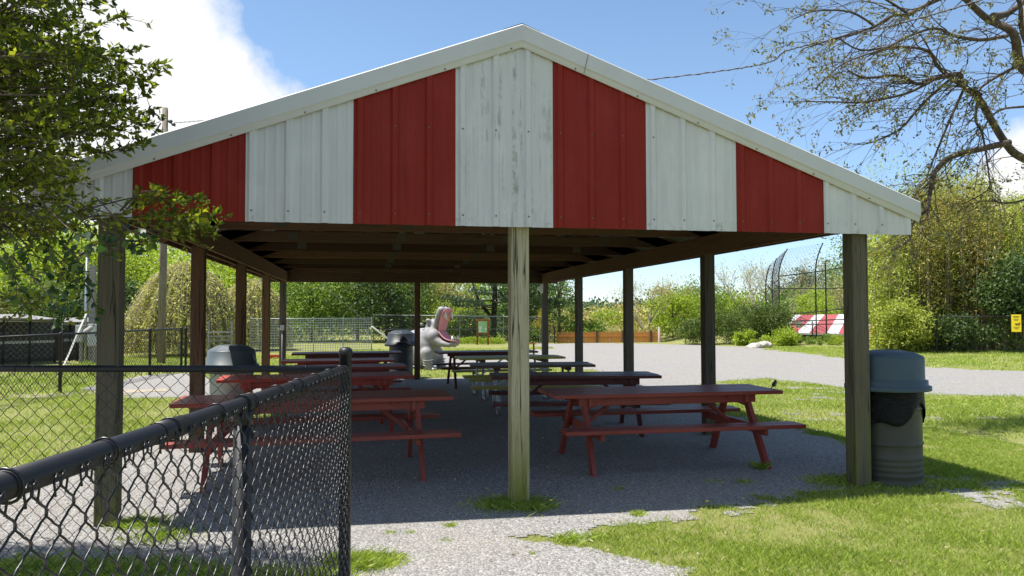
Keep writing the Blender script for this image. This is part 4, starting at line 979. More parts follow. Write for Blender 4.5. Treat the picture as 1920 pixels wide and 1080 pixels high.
tl, tr = at(1490, 590.5, 44.5), at(1680, 588, 44.5); bl, br_ = at(1464, 623, 42.5), at(1700, 629, 42.0)
nst = 9; 
for i in range(nst+1):
    for part in (0, 1):
        pass
edges_t = [0, .065, .20, .295, .435, .53, .67, .77, .90, 1.0]
edges_b = [0, .0, .12, .22, .36, .47, .60, .72, .85, 1.0]
shift = .0
for i in range(len(edges_t)-1):
    # slanted stripes follow the roof fall; the low edge is offset to the left
    ft0, ft1 = edges_t[i], edges_t[i+1]; fb0, fb1 = max(0, ft0-.07), max(0, ft1-.07)
    if i == len(edges_t)-2: fb1 = 1
    q4 = [tl.lerp(tr, ft0), tl.lerp(tr, ft1), bl.lerp(br_, fb1 if fb1 > 0 else .03), bl.lerp(br_, fb0)]
    q4 = [x-do_ for x in q4]; nv = (q4[1]-q4[0]).cross(q4[3]-q4[0]).normalized()*.03
    o = MB().prism(q4, (0, 0, 0), nv).build('roof_stripe', M['roof_red'] if i % 2 == 1 else M['roof_white'], dg)
MB().beam(bl-do_-Vector((0, 0, .05)), br_-do_-Vector((0, 0, .05)), .04, .10).build('fascia', M['roof_white'], dg)
for f in (.05, .3, .55, .8): q_ = bl.lerp(br_, f)-do_; MB().beam((q_.x, q_.y+.1, -.6), (q_.x, q_.y+.1, q_.z-.1), .09, .09, (0, 1, 0)).build('post', M['greywood'], dg)
q_ = (tl+tr)/2-do_; MB().box((q_.x, q_.y+.1, .2), ((tr-tl).length, .1, 1.4), (0, 0, -YAW)).build('back_wall', M['darkwall'], dg)
p = at(1497, 608, 40.6); t = thing('white_sign', 'small white sign on the low fence before the striped roof', 'sign', (p.x, p.y, p.z), -YAW)
MB().box((0, 0, 0), (.34, .02, .38)).build('panel', M['white'], t); MB().box((-.03, -.012, -.02), (.02, .004, .16)).box((.1, -.012, -.05), (.04, .004, .04)).build('printed_marks', M['print'], t)
# rock by the lot
p = gp(1422, 652); mb = MB(); mb.ball((0, 0, .08), (.66, .4, .17), 22, (0, R(-8), .3)); mb.ball((.35, 0, .12), (.36, .3, .15), 16)
o = mb.build('rock', M['rock'], None, loc=(p.x, p.y, 0)); m = o.modifiers.new('r', 'REMESH'); m.mode = 'VOXEL'; m.voxel_size = .05
tx = bpy.data.textures.new('rk', 'CLOUDS'); tx.noise_scale = .3; m = o.modifiers.new('d', 'DISPLACE'); m.texture = tx; m.strength = .18; tag(o, 'pale boulder at the foot of the juniper shrubs', 'rock')

# ------------------------------------------------------------------ vegetation
def limbs(mb, base, tips, r0, n=5):
    for tpt in tips:
        a = Vector(base); b_ = Vector(tpt); m1 = a.lerp(b_, .5)+Vector((rnd.uniform(-.1, .1), rnd.uniform(-.1, .1), .15))*(b_-a).length*.4
        mb.tube([a, a.lerp(m1, .6), m1, m1.lerp(b_, .6), b_], [r0, r0*.75, r0*.55, r0*.35, r0*.12], n, cap=False)
def tree(name, label, u, d, vtop, wpx, lm, cat='tree', n=6000, size=.13, bk='bark', base_f=.15, group=None, aspect=.55, nclump=40, spread=.16, dens_top=1.0, trunk=True, bare=0, wob=.25, depth_f=1.0, vbase=None, seed=None, cone=0.0):
    p = at(u, 600, d); x, y = p.x, p.y; g = ground_z(x, y); H = (589-vtop)*d/FPX+HC-g; Wd = wpx*d/FPX
    t = thing(name, label, cat, (x, y, g), rnd.uniform(0, 6.28), group)
    cz = H*(base_f+(1-base_f)/2); rz_ = H*(1-base_f)/2; cl = []
    while len(cl) < nclump:
        q_ = rng.normal(size=3); q_ /= np.linalg.norm(q_); rr = rng.uniform(.25, 1)**.45*rng.uniform(1-wob, 1.0)
        k = 1.0
        zf_ = q_[2]*rr
        if cone: k = (1-(zf_+1)/2)*cone+(1-cone)
        cl.append((q_[0]*rr*Wd/2*k, q_[1]*rr*Wd/2*depth_f*k, cz+zf_*rz_))
    cl = np.array(cl); idx = rng.integers(0, nclump, n); sg = spread*min(Wd, H)
    P = cl[idx]+rng.normal(size=(n, 3))*np.array([sg, sg, sg*.75])*rng.uniform(.5, 1.2, (nclump,))[idx][:, None]
    P[:, 2] = np.clip(P[:, 2], .02, None)
    npmesh('crown', leaves(P, size, aspect), 4, lm, t)
    if trunk:
        mb = MB(); tr_ = max(.05, H*.02); mb.tube([(0, 0, -.2), (.03*H, 0, H*.3), (0, .02*H, H*.6), (0, 0, H*.85)], [tr_, tr_*.75, tr_*.45, tr_*.12], 8)
        for i in range(min(nclump, 14)): c = cl[i]; limbs(mb, (0.02*H, 0, max(.12*H, min(c[2]*.6, H*.5))), [c], tr_*.45)
        mb.build('trunk', M[bk], t)
    return t
def bare_tree(name, label, u, d, vtop, wpx, bk='bark_pale', seed=1, leafm=None, nleaf=1500, depth=5, group=None, r0=.09, lsize=.1):
    p = at(u, 600, d); g = ground_z(p.x, p.y); H = (589-vtop)*d/FPX+HC-g; t = thing(name, label, 'tree', (p.x, p.y, g), 0, group)
    rr = random.Random(seed); mb = MB(); tips = []; Wd = wpx*d/FPX
    def grow(a, dr, L, r, lev):
        pts = [a]; dd = dr.copy(); q_ = a.copy()
        for i in range(3):
            dd = (dd+Vector((rr.uniform(-.2, .2), rr.uniform(-.2, .2), rr.uniform(-.05, .14)))).normalized(); q_ = q_+dd*(L/3); pts.append(q_.copy())
        mb.tube(pts, [r, r*.85, r*.72, r*.6], 4 if lev > 1 else 6, cap=False)
        if lev >= depth: tips.append(q_.copy()); return
        for k in range(rr.choice((2, 3, 3))):
            nd = (dd+Vector((rr.uniform(-1, 1), rr.uniform(-1, 1), rr.uniform(-.2, .5)))*(.55+.25*Wd/H)).normalized(); st = pts[rr.choice((2, 3, 3))]; grow(st, nd, L*rr.uniform(.6, .82), r*.55, lev+1)
    for k in range(3): grow(Vector((rr.uniform(-.1, .1), 0, -.1)), Vector((rr.uniform(-.35, .35)*Wd/H*1.5, rr.uniform(-.3, .3), 1)).normalized(), H*.33, r0, 0)
    mb.build('trunk', M[bk], t)
    T = np.array([tuple(x) for x in tips]); P = T[rng.integers(0, len(T), nleaf)]+rng.normal(size=(nleaf, 3))*.22
    npmesh('crown', leaves(P, lsize, .5), 4, leafm or M['l_tan'], t); return t
tree('leafy_tree', 'bright spring-green tree at the far left behind the pen', 20, 42, 380, 260, M['l_bright'], n=15000, size=.17, base_f=.02, nclump=90)
tree('leafy_tree', 'yellow-green tree behind the electric mast', 165, 45, 395, 230, M['l_bright'], n=15000, size=.17, base_f=.02, nclump=90)
tree('leafy_tree', 'bright tree between the utility pole and left front post', 275, 47, 425, 210, M['l_bright'], n=10000, size=.17, base_f=.02, nclump=60)
tree('leafy_tree', 'bright tree rising behind the weeping tree', 400, 48, 440, 220, M['l_bright'], n=10000, size=.17, base_f=.02, nclump=60)
tree('leafy_tree', 'pale green tree behind the left rear corner post', 510, 50, 470, 170, M['l_bright'], n=8000, size=.16, base_f=.02, nclump=50)
tree('shrub', 'dark shrub behind the left pen roof', 95, 33, 525, 190, M['l_dark'], 'shrub', n=8000, size=.13, base_f=.0, trunk=False, nclump=45)
tree('shrub', 'dark shrub between the cabinets and utility pole', 228, 32, 530, 110, M['l_dark'], 'shrub', n=6000, size=.12, base_f=.0, trunk=False, nclump=40)
tree('shrub', 'reddish brown shrub at the extreme left edge', -20, 31, 555, 80, M['l_bronze'], 'shrub', n=3000, size=.12, base_f=.0, trunk=False, nclump=25)
tree('shrub', 'dark green hedge bush behind the wire pen, left part', 485, 37, 590, 120, M['l_dark'], 'shrub', n=5000, size=.13, base_f=.0, trunk=False, nclump=40)
tree('leafy_tree', 'mid green tree behind the wire pen', 585, 43, 480, 160, M['l_mid'], n=10000, size=.16, base_f=.02, nclump=60)
tree('leafy_tree', 'dark green tree above the guy wire', 670, 44, 470, 150, M['l_mid'], n=9000, size=.15, base_f=.02, nclump=50)
tree('leafy_tree', 'very dark evergreen between the wire pen and dark bin', 725, 42.5, 470, 130, M['l_dark'], n=9000, size=.15, base_f=.0, nclump=50)
tree('leafy_tree', 'green tree behind the rear centre post', 775, 47, 470, 120, M['l_mid'], n=7000, size=.15, base_f=.02, nclump=45)
tree('willow_tree', 'tan feathery tree behind the hippo statue', 838, 50, 455, 120, M['l_tan'], n=9000, size=.15, base_f=.05, nclump=50, aspect=.25)
tree('leafy_tree', 'light green tree behind the tan feathery tree', 800, 56, 440, 200, M['l_bright'], n=7000, size=.2, base_f=.0, nclump=50)
tree('shrub', 'round dark bush behind the brown notice board', 880, 43.5, 578, 70, M['l_dark'], 'shrub', n=3500, size=.11, base_f=.0, trunk=False, nclump=25)
tree('shrub', 'yellow-green bush behind the hippo statue mouth', 850, 44, 570, 90, M['l_bright'], 'shrub', n=4000, size=.12, base_f=.0, trunk=False, nclump=25)
tree('leafy_tree', 'dark green tree beside the rear right corner post', 985, 45, 500, 110, M['l_dark'], n=8000, size=.14, base_f=.0, nclump=45)
tree('shrub', 'yellow flowering shrub beside the rear right corner post', 1012, 43, 580, 40, M['l_yellow'], 'shrub', n=1800, size=.09, base_f=.2, trunk=False, nclump=16)
tree('shrub', 'low green bush at the foot of the yellow shrub', 1000, 42.5, 606, 70, M['l_mid'], 'shrub', n=2500, size=.09, base_f=.0, trunk=False, nclump=20)
# pine with open horizontal limbs
def pine(label, u, d, vtop, wpx):
    p = at(u, 600, d); g = 0; H = (589-vtop)*d/FPX+HC; Wd = wpx*d/FPX; t = thing('pine_tree', label, 'tree', (p.x, p.y, 0))
    mb = MB(); mb.tube([(0, 0, -.2), (.1, 0, H*.5), (0, 0, H)], [.2, .15, .03], 8); P = []; Dd = []
    mb.tube([(0, 0, 1.2), (-.9, 0, H*.35), (-1.5, 0, H*.62)], [.13, .09, .04], 6)
    for i in range(34):
        z_ = H*(.25+.72*i/34); a = rnd.uniform(0, 6.28); L = Wd/2*(1-.75*(i/34)**1.5)*rnd.uniform(.6, 1.05); e = Vector((math.cos(a)*L, math.sin(a)*L, z_+L*rnd.uniform(.0, .25)))
        s_ = Vector((0, 0, z_)); mid = s_.lerp(e, .55)+Vector((0, 0, -.1)); mb.tube([s_, mid, e], [.05, .035, .012], 5, cap=False)
        for k in range(9):
            c = mid.lerp(e, k/8)+Vector((rnd.uniform(-.35, .35), rnd.uniform(-.35, .35), rnd.uniform(-.05, .15))); m_ = 60
            P.append(np.array(c)+rng.normal(size=(m_, 3))*[.2, .2, .07])
    mb.build('trunk', M['bark_dark'], t); P = np.concatenate(P); npmesh('crown', leaves(P, .17, .16, D=np.tile([0, 0, .6], (len(P), 1))), 4, M['l_pine'], t)
pine('open-branched pine tree behind the chain-link fence and notice board', 925, 46, 430, 230)
pine('smaller pine tree partly behind the centre post', 1000, 50, 470, 130)
# right of the rear corner: sparse poplar, shrubs, bare trees, far wood
tree('leafy_tree', 'pale sparse tree between two right-hand shelter posts', 1048, 60, 478, 95, M['l_mid'], n=5000, size=.17, base_f=.05, nclump=60, spread=.09, vbase=None)
tree('shrub', 'olive bush left of centre behind the orange fence', 1105, 60, 602, 110, M['l_mid'], 'shrub', n=5000, size=.17, base_f=.0, trunk=False, nclump=35)
tree('shrub', 'bright yellow-green bush behind the orange fence', 1150, 64, 575, 70, M['l_bright'], 'shrub', n=4000, size=.17, base_f=.0, trunk=False, nclump=30)
tree('shrub', 'tan brushy bush behind the orange fence posts', 1185, 56, 606, 120, M['l_tan'], 'shrub', n=6000, size=.16, base_f=.0, trunk=False, nclump=35, aspect=.2)
bare_tree('bare_tree', 'bare brown tree seen between the two right middle posts', 1208, 56, 505, 110, 'bark_pale', 3)
bare_tree('bare_tree', 'second bare twiggy tree beside the right middle post', 1240, 60, 520, 100, 'bark_pale', 9)
tree('leafy_tree', 'yellow-green tree behind the second right post', 1262, 57, 545, 120, M['l_bright'], n=8000, size=.16, base_f=.0, nclump=50, spread=.12)
tree('leafy_tree', 'green tree left of the juniper clump', 1310, 60, 528, 110, M['l_mid'], n=7000, size=.16, base_f=.0, nclump=50)
tree('leafy_tree', 'light green tree above the juniper clump', 1365, 62, 552, 110, M['l_bright'], n=7000, size=.16, base_f=.0, nclump=40)
bare_tree('bare_tree', 'bare tree leaning left of the curved backstop', 1405, 55, 478, 110, 'bark_pale', 5)
bare_tree('bare_tree', 'bare tree directly behind the curved backstop', 1478, 60, 468, 110, 'bark_pale', 6)
bare_tree('bare_tree', 'pale bare tree behind the dugout', 1560, 56, 520, 130, 'bark_pale', 12)
tree('leafy_tree', 'round light green bush-tree behind the dugout', 1528, 52, 545, 80, M['l_bright'], n=6000, size=.14, base_f=.0, nclump=40, spread=.12)
tree('leafy_tree', 'leafy tree top beside the right front post', 1600, 60, 425, 110, M['l_mid'], n=7000, size=.17, base_f=.1, nclump=45)
tree('conifer_tree', 'dark conifer on the rise behind the backstop', 1510, 95, 485, 80, M['l_far'], n=5000, size=.26, base_f=.0, nclump=40, cone=.7)
tree('conifer_tree', 'second dark conifer right of the backstop', 1560, 95, 500, 110, M['l_far'], n=5000, size=.26, base_f=.0, nclump=40, cone=.4)
tree('conifer_tree', 'distant dark tree left of the backstop posts', 1470, 90, 530, 90, M['l_far'], n=4000, size=.26, base_f=.0, nclump=40, cone=.3)
GJ = 'juniper shrubs beside the gravel lot'
tree('juniper_shrub', 'spreading juniper at the left end of the clump', 1305, 38.5, 596, 90, M['l_juniper'], 'shrub', n=7000, size=.14, aspect=.22, base_f=.0, trunk=False, nclump=40, group=GJ)
tree('juniper_shrub', 'tall dark juniper in the middle of the clump', 1390, 39, 570, 150, M['l_juniper'], 'shrub', n=12000, size=.14, aspect=.22, base_f=.0, trunk=False, nclump=60, group=GJ)
tree('juniper_shrub', 'bright tipped juniper at the right end of the clump', 1448, 38.5, 566, 80, M['l_juniper'], 'shrub', n=8000, size=.14, aspect=.22, base_f=.0, trunk=False, nclump=45, group=GJ)
tree('shrub', 'feathery bright green shrub right of the boulder', 1472, 36.5, 618, 60, M['l_bright'], 'shrub', n=4000, size=.10, base_f=.0, trunk=False, nclump=25)
tree('shrub', 'low green shrub above the boulder', 1405, 37, 622, 70, M['l_bright'], 'shrub', n=4000, size=.10, base_f=.0, trunk=False, nclump=25)
tree('shrub', 'rough weedy shrub under the striped dugout roof', 1530, 38, 628, 110, M['l_mid'], 'shrub', n=5000, size=.11, base_f=.0, trunk=False, nclump=30, aspect=.2)
tree('shrub', 'weedy shrub between dugout and right front post', 1590, 37, 628, 90, M['l_bright'], 'shrub', n=4000, size=.11, base_f=.0, trunk=False, nclump=30, aspect=.2)
# weeping trees: domes of hanging twigs
def weeping(label, u, d, vtop, wpx, n, vb=690):
    p = at(u, 600, d); H = (589-vtop)*d/FPX+HC; Wd = wpx*d/FPX; t = thing('weeping_tree', label, 'tree', (p.x, p.y, 0))
    mb = MB(); mb.tube([(0, 0, -.1), (.08, 0, H*.5), (0, 0, H*.9)], [.11, .09, .05], 7); tops = []
    P = []; Dn = []
    for i in range(n):
        a = rnd.uniform(0, 6.28); f = rnd.uniform(.15, 1)**.6; R_ = Wd/2*f; zt = H*(1-.12*f)*rnd.uniform(.86, 1.0)
        ze = max(.12, H*(.02+.28*rnd.random()*(1.1-f))); pts = []
        for k in range(7):
            g_ = k/6; rr_ = R_*(.30+.80*min(1, g_*1.3)**.75); zz = zt*(1-.0)-(zt-ze)*g_**1.5
            pts.append(Vector((math.cos(a)*rr_, math.sin(a)*rr_, zz))+Vector((rnd.uniform(-.04, .04), rnd.uniform(-.04, .04), 0)))
        mb.tube(pts, .009, 3, cap=False)
        for k in range(6):
            for j in range(12): P.append(pts[k].lerp(pts[k+1], rnd.random())+Vector((rnd.uniform(-.06, .06), rnd.uniform(-.06, .06), 0)))
        if i % 40 == 0: limbs(mb, (0, 0, H*.55), [pts[1]], .04)
    mb.build('trunk', M['bark_pale'], t); P = np.array([tuple(x) for x in P]); npmesh('crown', leaves(P, .10, .4, droop=1.0), 4, M['l_weep'], t)
weeping('tall weeping tree with tan hanging twigs beside the utility pole', 345, 29, 478, 195, 700)
weeping('second weeping tree behind the left shelter posts', 470, 33, 512, 140, 480)
# bamboo thicket
def bamboo():
    P1, P2 = [], []; mb = MB(); o = at(1760, 600, 33)
    for i in range(620):
        u = 1640+rnd.random()**1.0*420; d = rnd.uniform(30.8, 37) if u < 1760 else rnd.uniform(30.6, 37)
        vt = 455-110*max(0, min(1, (u-1640)/90))+rnd.uniform(-25, 110)
        if u > 1860: vt += 40
        p = at(u, 600, d); H = (589-vt)*d/FPX+HC; lx_, ly_ = rnd.uniform(-.5, .5), rnd.uniform(-.5, .3)
        pts = [Vector((p.x+lx_*f**2, p.y+ly_*f**2, H*f)) for f in (0, .35, .7, 1)]; mb.tube([x-Vector((o.x, o.y, 0)) for x in pts], [.02, .018, .012, .004], 4, cap=False)
        red = (1710 < u < 1880 and rnd.random() < .62); m_ = int(250+150*rnd.random())
        f = rng.uniform(.02 if d < 33 else .3, 1, m_)**.85; c = np.array([[p.x+lx_*g**2-o.x, p.y+ly_*g**2-o.y, H*g] for g in f]); c += rng.normal(size=(m_, 3))*[.26, .26, .12]
        c[:, 2] = np.clip(c[:, 2], .05, None); (P2 if red else P1).append(c)
    t = thing('bamboo_thicket', '', 'bamboo', (o.x, o.y, 0)); t['label'] = 'dense bamboo thicket with bronze tops behind the right-hand fence'; t['kind'] = 'stuff'
    mb.build('canes', M['bark_pale'], t)
    npmesh('green_leaves', leaves(np.concatenate(P1), .19, .22, droop=.5), 4, M['l_bamboo'], t); npmesh('bronze_leaves', leaves(np.concatenate(P2), .17, .22, droop=.5), 4, M['l_bamboo_red'], t)
bamboo()
tree('shrub', 'dark bush among bamboo at the right edge', 1905, 29.6, 470, 120, M['l_dark'], 'shrub', n=7000, size=.14, base_f=.3, trunk=False, nclump=50)
tree('shrub', 'green low bush behind the blue-lidded bin', 1685, 30.2, 560, 120, M['l_bamboo'], 'shrub', n=9000, size=.15, base_f=.0, trunk=False, nclump=40, aspect=.3)
tree('shrub', 'dark low bush behind the left part of the right fence', 1790, 30.4, 590, 140, M['l_dark'], 'shrub', n=7000, size=.12, base_f=.0, trunk=False, nclump=40)
bare_tree('young_tree', 'thin young tree rising just right of the roof corner', 1722, 34.5, 300, 110, 'bark', 21, M['l_bright'], 5000, 5, None, .022, .09)
tree('shrub', 'dark hedge bush behind the fence left of the hippo head', 790, 43, 600, 110, M['l_dark'], 'shrub', n=4500, size=.12, base_f=.0, trunk=False, nclump=30)
tree('shrub', 'dark hedge bush between the notice board and centre post', 945, 43.5, 600, 130, M['l_dark'], 'shrub', n=5000, size=.12, base_f=.0, trunk=False, nclump=30)
def belt(label, u0, u1, d0, d1, v0, v1, mat, n, size=.3):
    P = []
    for i in range(n):
        f = rnd.random(); u = u0+(u1-u0)*f; d = rnd.uniform(d0, d1); p = at(u, 600, d); g = ground_z(p.x, p.y); H = (589-(v0+(v1-v0)*f)-rnd.uniform(-14, 30))*d/FPX+HC-g
        m_ = 60; P.append(np.stack([p.x+rng.normal(size=m_)*.9, p.y+rng.normal(size=m_)*.9, g+np.clip(H*rng.uniform(0, 1, m_)**.8+rng.normal(size=m_)*.2, .02, None)], 1))
    o = npmesh('woods', leaves(np.concatenate(P), size, .6), 4, mat); tag(o, label, 'woods', None, 'stuff')
belt('continuous leafy woodland edge behind the left-hand trees', -260, 560, 54, 66, 395, 462, M['l_bright'], 420, .30)
belt('darker woodland edge behind the hippo statue and pens', 520, 1020, 56, 70, 480, 500, M['l_mid'], 240, .30)
belt('olive scrub beyond the orange board fence', 1020, 1330, 62, 84, 592, 572, M['l_tan'], 260, .28)
belt('green scrub on the field edge behind the junipers', 1230, 1640, 66, 90, 552, 548, M['l_mid'], 260, .30)
# far wood: a mass on the distant rise
def far_wood():
    P = []; mb = MB(); o = Vector((30, 150, 0))
    for i in range(900):
        az = rnd.uniform(-.75, .95); d = rnd.uniform(95, 190); x = d*math.tan(az); y = d
        u_ = 960+FPX*math.tan(az-YAW); hill = 1.0+max(0, (y-90)*.02); h_ = rnd.uniform(2.2, 3.6)
        m_ = 70; c = rng.normal(size=(m_, 3))*[1.5, 1.5, h_*.25]+[x, y, hill-1.5+h_*.55]; P.append(c)
    P = np.concatenate(P); P[:, 2] = np.clip(P[:, 2], .1, None); npmesh('far_wood', leaves(P, .75, .6), 4, M['l_far']); w = bpy.data.objects['far_wood']; tag(w, 'distant dark wooded rise beyond the fields', 'woods', None, 'stuff')
    # the hill itself
    X = np.linspace(-300, 400, 71); Y_ = np.linspace(85, 400, 33)
    V_, q_ = grid('h', X, Y_, None, 0); V_[:, 2] = np.clip((V_[:, 1]-90)*.02, -.5, 3)+np.sin(V_[:, 0]*.03)*.5-.4; tag(from_vq('hills', V_, q_, M['l_far']), kind='structure')
far_wood()

# big spring tree at the upper right: limbs, hanging branchlets, young leaf tufts
def big_tree():
    base = at(2120, 700, 12.0); t = thing('spring_tree', 'large spreading tree with sparse young leaves at the upper right', 'tree', (base.x, base.y, 0)); o = Vector((base.x, base.y, 0))
    rr = random.Random(5); mb = MB(); P = []
    def L(uv, d0, d1): n = len(uv); return [at(u, v, d0+(d1-d0)*i/(n-1))-o for i, (u, v) in enumerate(uv)]
    fork = at(2060, 330, 11.8)-o
    mb.tube([(0, 0, -.3), (.05, 0, 1.2), Vector((0, 0, 2.4)), fork], [.34, .30, .26, .22], 14)
    main = [
     ([(2060, 330), (1990, 322), (1920, 293), (1893, 267), (1862, 209), (1838, 178), (1813, 155), (1787, 144), (1755, 147), (1729, 153), (1689, 140), (1631, 142), (1590, 132)], 11.8, 10.4, .07, .012),
     ([(1893, 267), (1844, 278), (1800, 289), (1773, 307), (1755, 333), (1751, 369), (1738, 391), (1720, 418), (1700, 450), (1672, 470)], 11.4, 10.6, .05, .01),
     ([(2060, 330), (2030, 220), (1960, 150), (1920, 115), (1889, 67), (1862, 31), (1822, 4), (1780, -30)], 11.8, 11.2, .095, .035),
     ([(1800, -10), (1760, 0), (1738, 9), (1707, 24), (1675, 29), (1640, 49), (1600, 60), (1560, 72), (1510, 90)], 11.3, 10.4, .035, .008),
     ([(1838, 178), (1791, 151), (1769, 120), (1742, 93), (1684, 84), (1622, 89), (1570, 70)], 11.2, 10.2, .035, .008),
     ([(2000, 190), (1920, 129), (1880, 138), (1844, 160), (1835, 172)], 11.6, 11.2, .03, .014),
     ([(1833, 187), (1838, 222), (1831, 249), (1840, 276), (1862, 320), (1849, 356), (1800, 385)], 11.3, 10.8, .022, .006),
     ([(1889, 67), (1850, 70), (1800, 62), (1760, 50), (1700, 70), (1650, 95), (1580, 120), (1530, 165)], 11.3, 9.8, .03, .006),
     ([(1787, 144), (1740, 190), (1690, 240), (1640, 265), (1600, 270)], 11.0, 10.0, .022, .006),
     ([(1755, 147), (1700, 175), (1620, 190), (1560, 195), (1500, 190)], 10.9, 9.8, .022, .006),
     ([(1813, 155), (1790, 220), (1760, 300), (1735, 340)], 11.1, 10.9, .022, .007),
     ([(1862, 31), (1900, 20), (1950, -20)], 11.4, 11.8, .06, .03),
     ([(1920, 200), (1880, 205), (1850, 240), (1830, 290)], 11.8, 11.0, .02, .006),
     ([(1700, 24), (1640, -5), (1600, -20)], 11, 10.6, .02, .008), ([(1640, 49), (1590, 25), (1530, 20), (1490, 35)], 10.9, 10, .018, .006),
     ([(1960, 150), (1930, 60), (1900, 10), (1880, -40)], 11.7, 11.5, .05, .02), ([(1990, 322), (1950, 360), (1900, 380), (1850, 375), (1790, 400)], 11.7, 11, .022, .006)]
    def twig(a, dr, Ln, r, lev):
        pts = [a]; dd = dr.normalized(); q_ = a.copy(); k = 5
        for i in range(k):
            dd = (dd+Vector((rr.uniform(-.22, .20), rr.uniform(-.22, .22), rr.uniform(-.24, .14)))).normalized(); q_ = q_+dd*(Ln/k); pts.append(q_.copy())
        mb.tube(pts, [r*(1-.13*i) for i in range(k+1)], 4, cap=False)
        if lev >= 2 or Ln < .14:
            P.append(q_.copy())
            if rr.random() < .3: P.append(pts[3].copy())
            return
        for w_ in range(rr.choice((1, 2, 2, 2))):
            st = pts[rr.choice((2, 3, 4, 5))]; nd = (dd+Vector((rr.uniform(-.9, .6), rr.uniform(-.8, .8), rr.uniform(-.7, .7)))).normalized(); twig(st, nd, Ln*rr.uniform(.5, .8), r*.62, lev+1)
    for uv, d0, d1, r0, r1 in main:
        pts = smooth_path([Vector(x)+Vector((0, rr.uniform(-.12, .12), 0)) if 0 < i < len(uv)-1 else Vector(x) for i, x in enumerate(L(uv, d0, d1))], 4); n = len(pts)
        mb.tube(pts, [r0+(r1-r0)*i/(n-1) for i in range(n)], 10)
        for i in range(3, n):
            rr_ = r0+(r1-r0)*i/(n-1); cnt = (1 if rr.random() < .8 else 2) if rr_ < .045 else (1 if rr.random() < .4 else 0)
            for w_ in range(cnt):
                tg = (pts[i]-pts[i-1]).normalized(); nd = (tg*.7-Rv*rr.uniform(-.35, .9)+Fv*rr.uniform(-.8, .8)+Uv*rr.uniform(-.9, .55)); twig(pts[i], nd, rr.uniform(.35, .85), min(rr_*.45, .0105), 0 if rr.random() < .5 else 1)
    mb.build('trunk', M['bark'], t)
    T = np.array([tuple(x) for x in P]); m_ = 8; Q = np.repeat(T, m_, 0)+rng.normal(size=(len(T)*m_, 3))*.03
    npmesh('crown', leaves(Q, .056, .40), 4, M['l_bronze'], t); print('spring tree tufts', len(T))
big_tree()

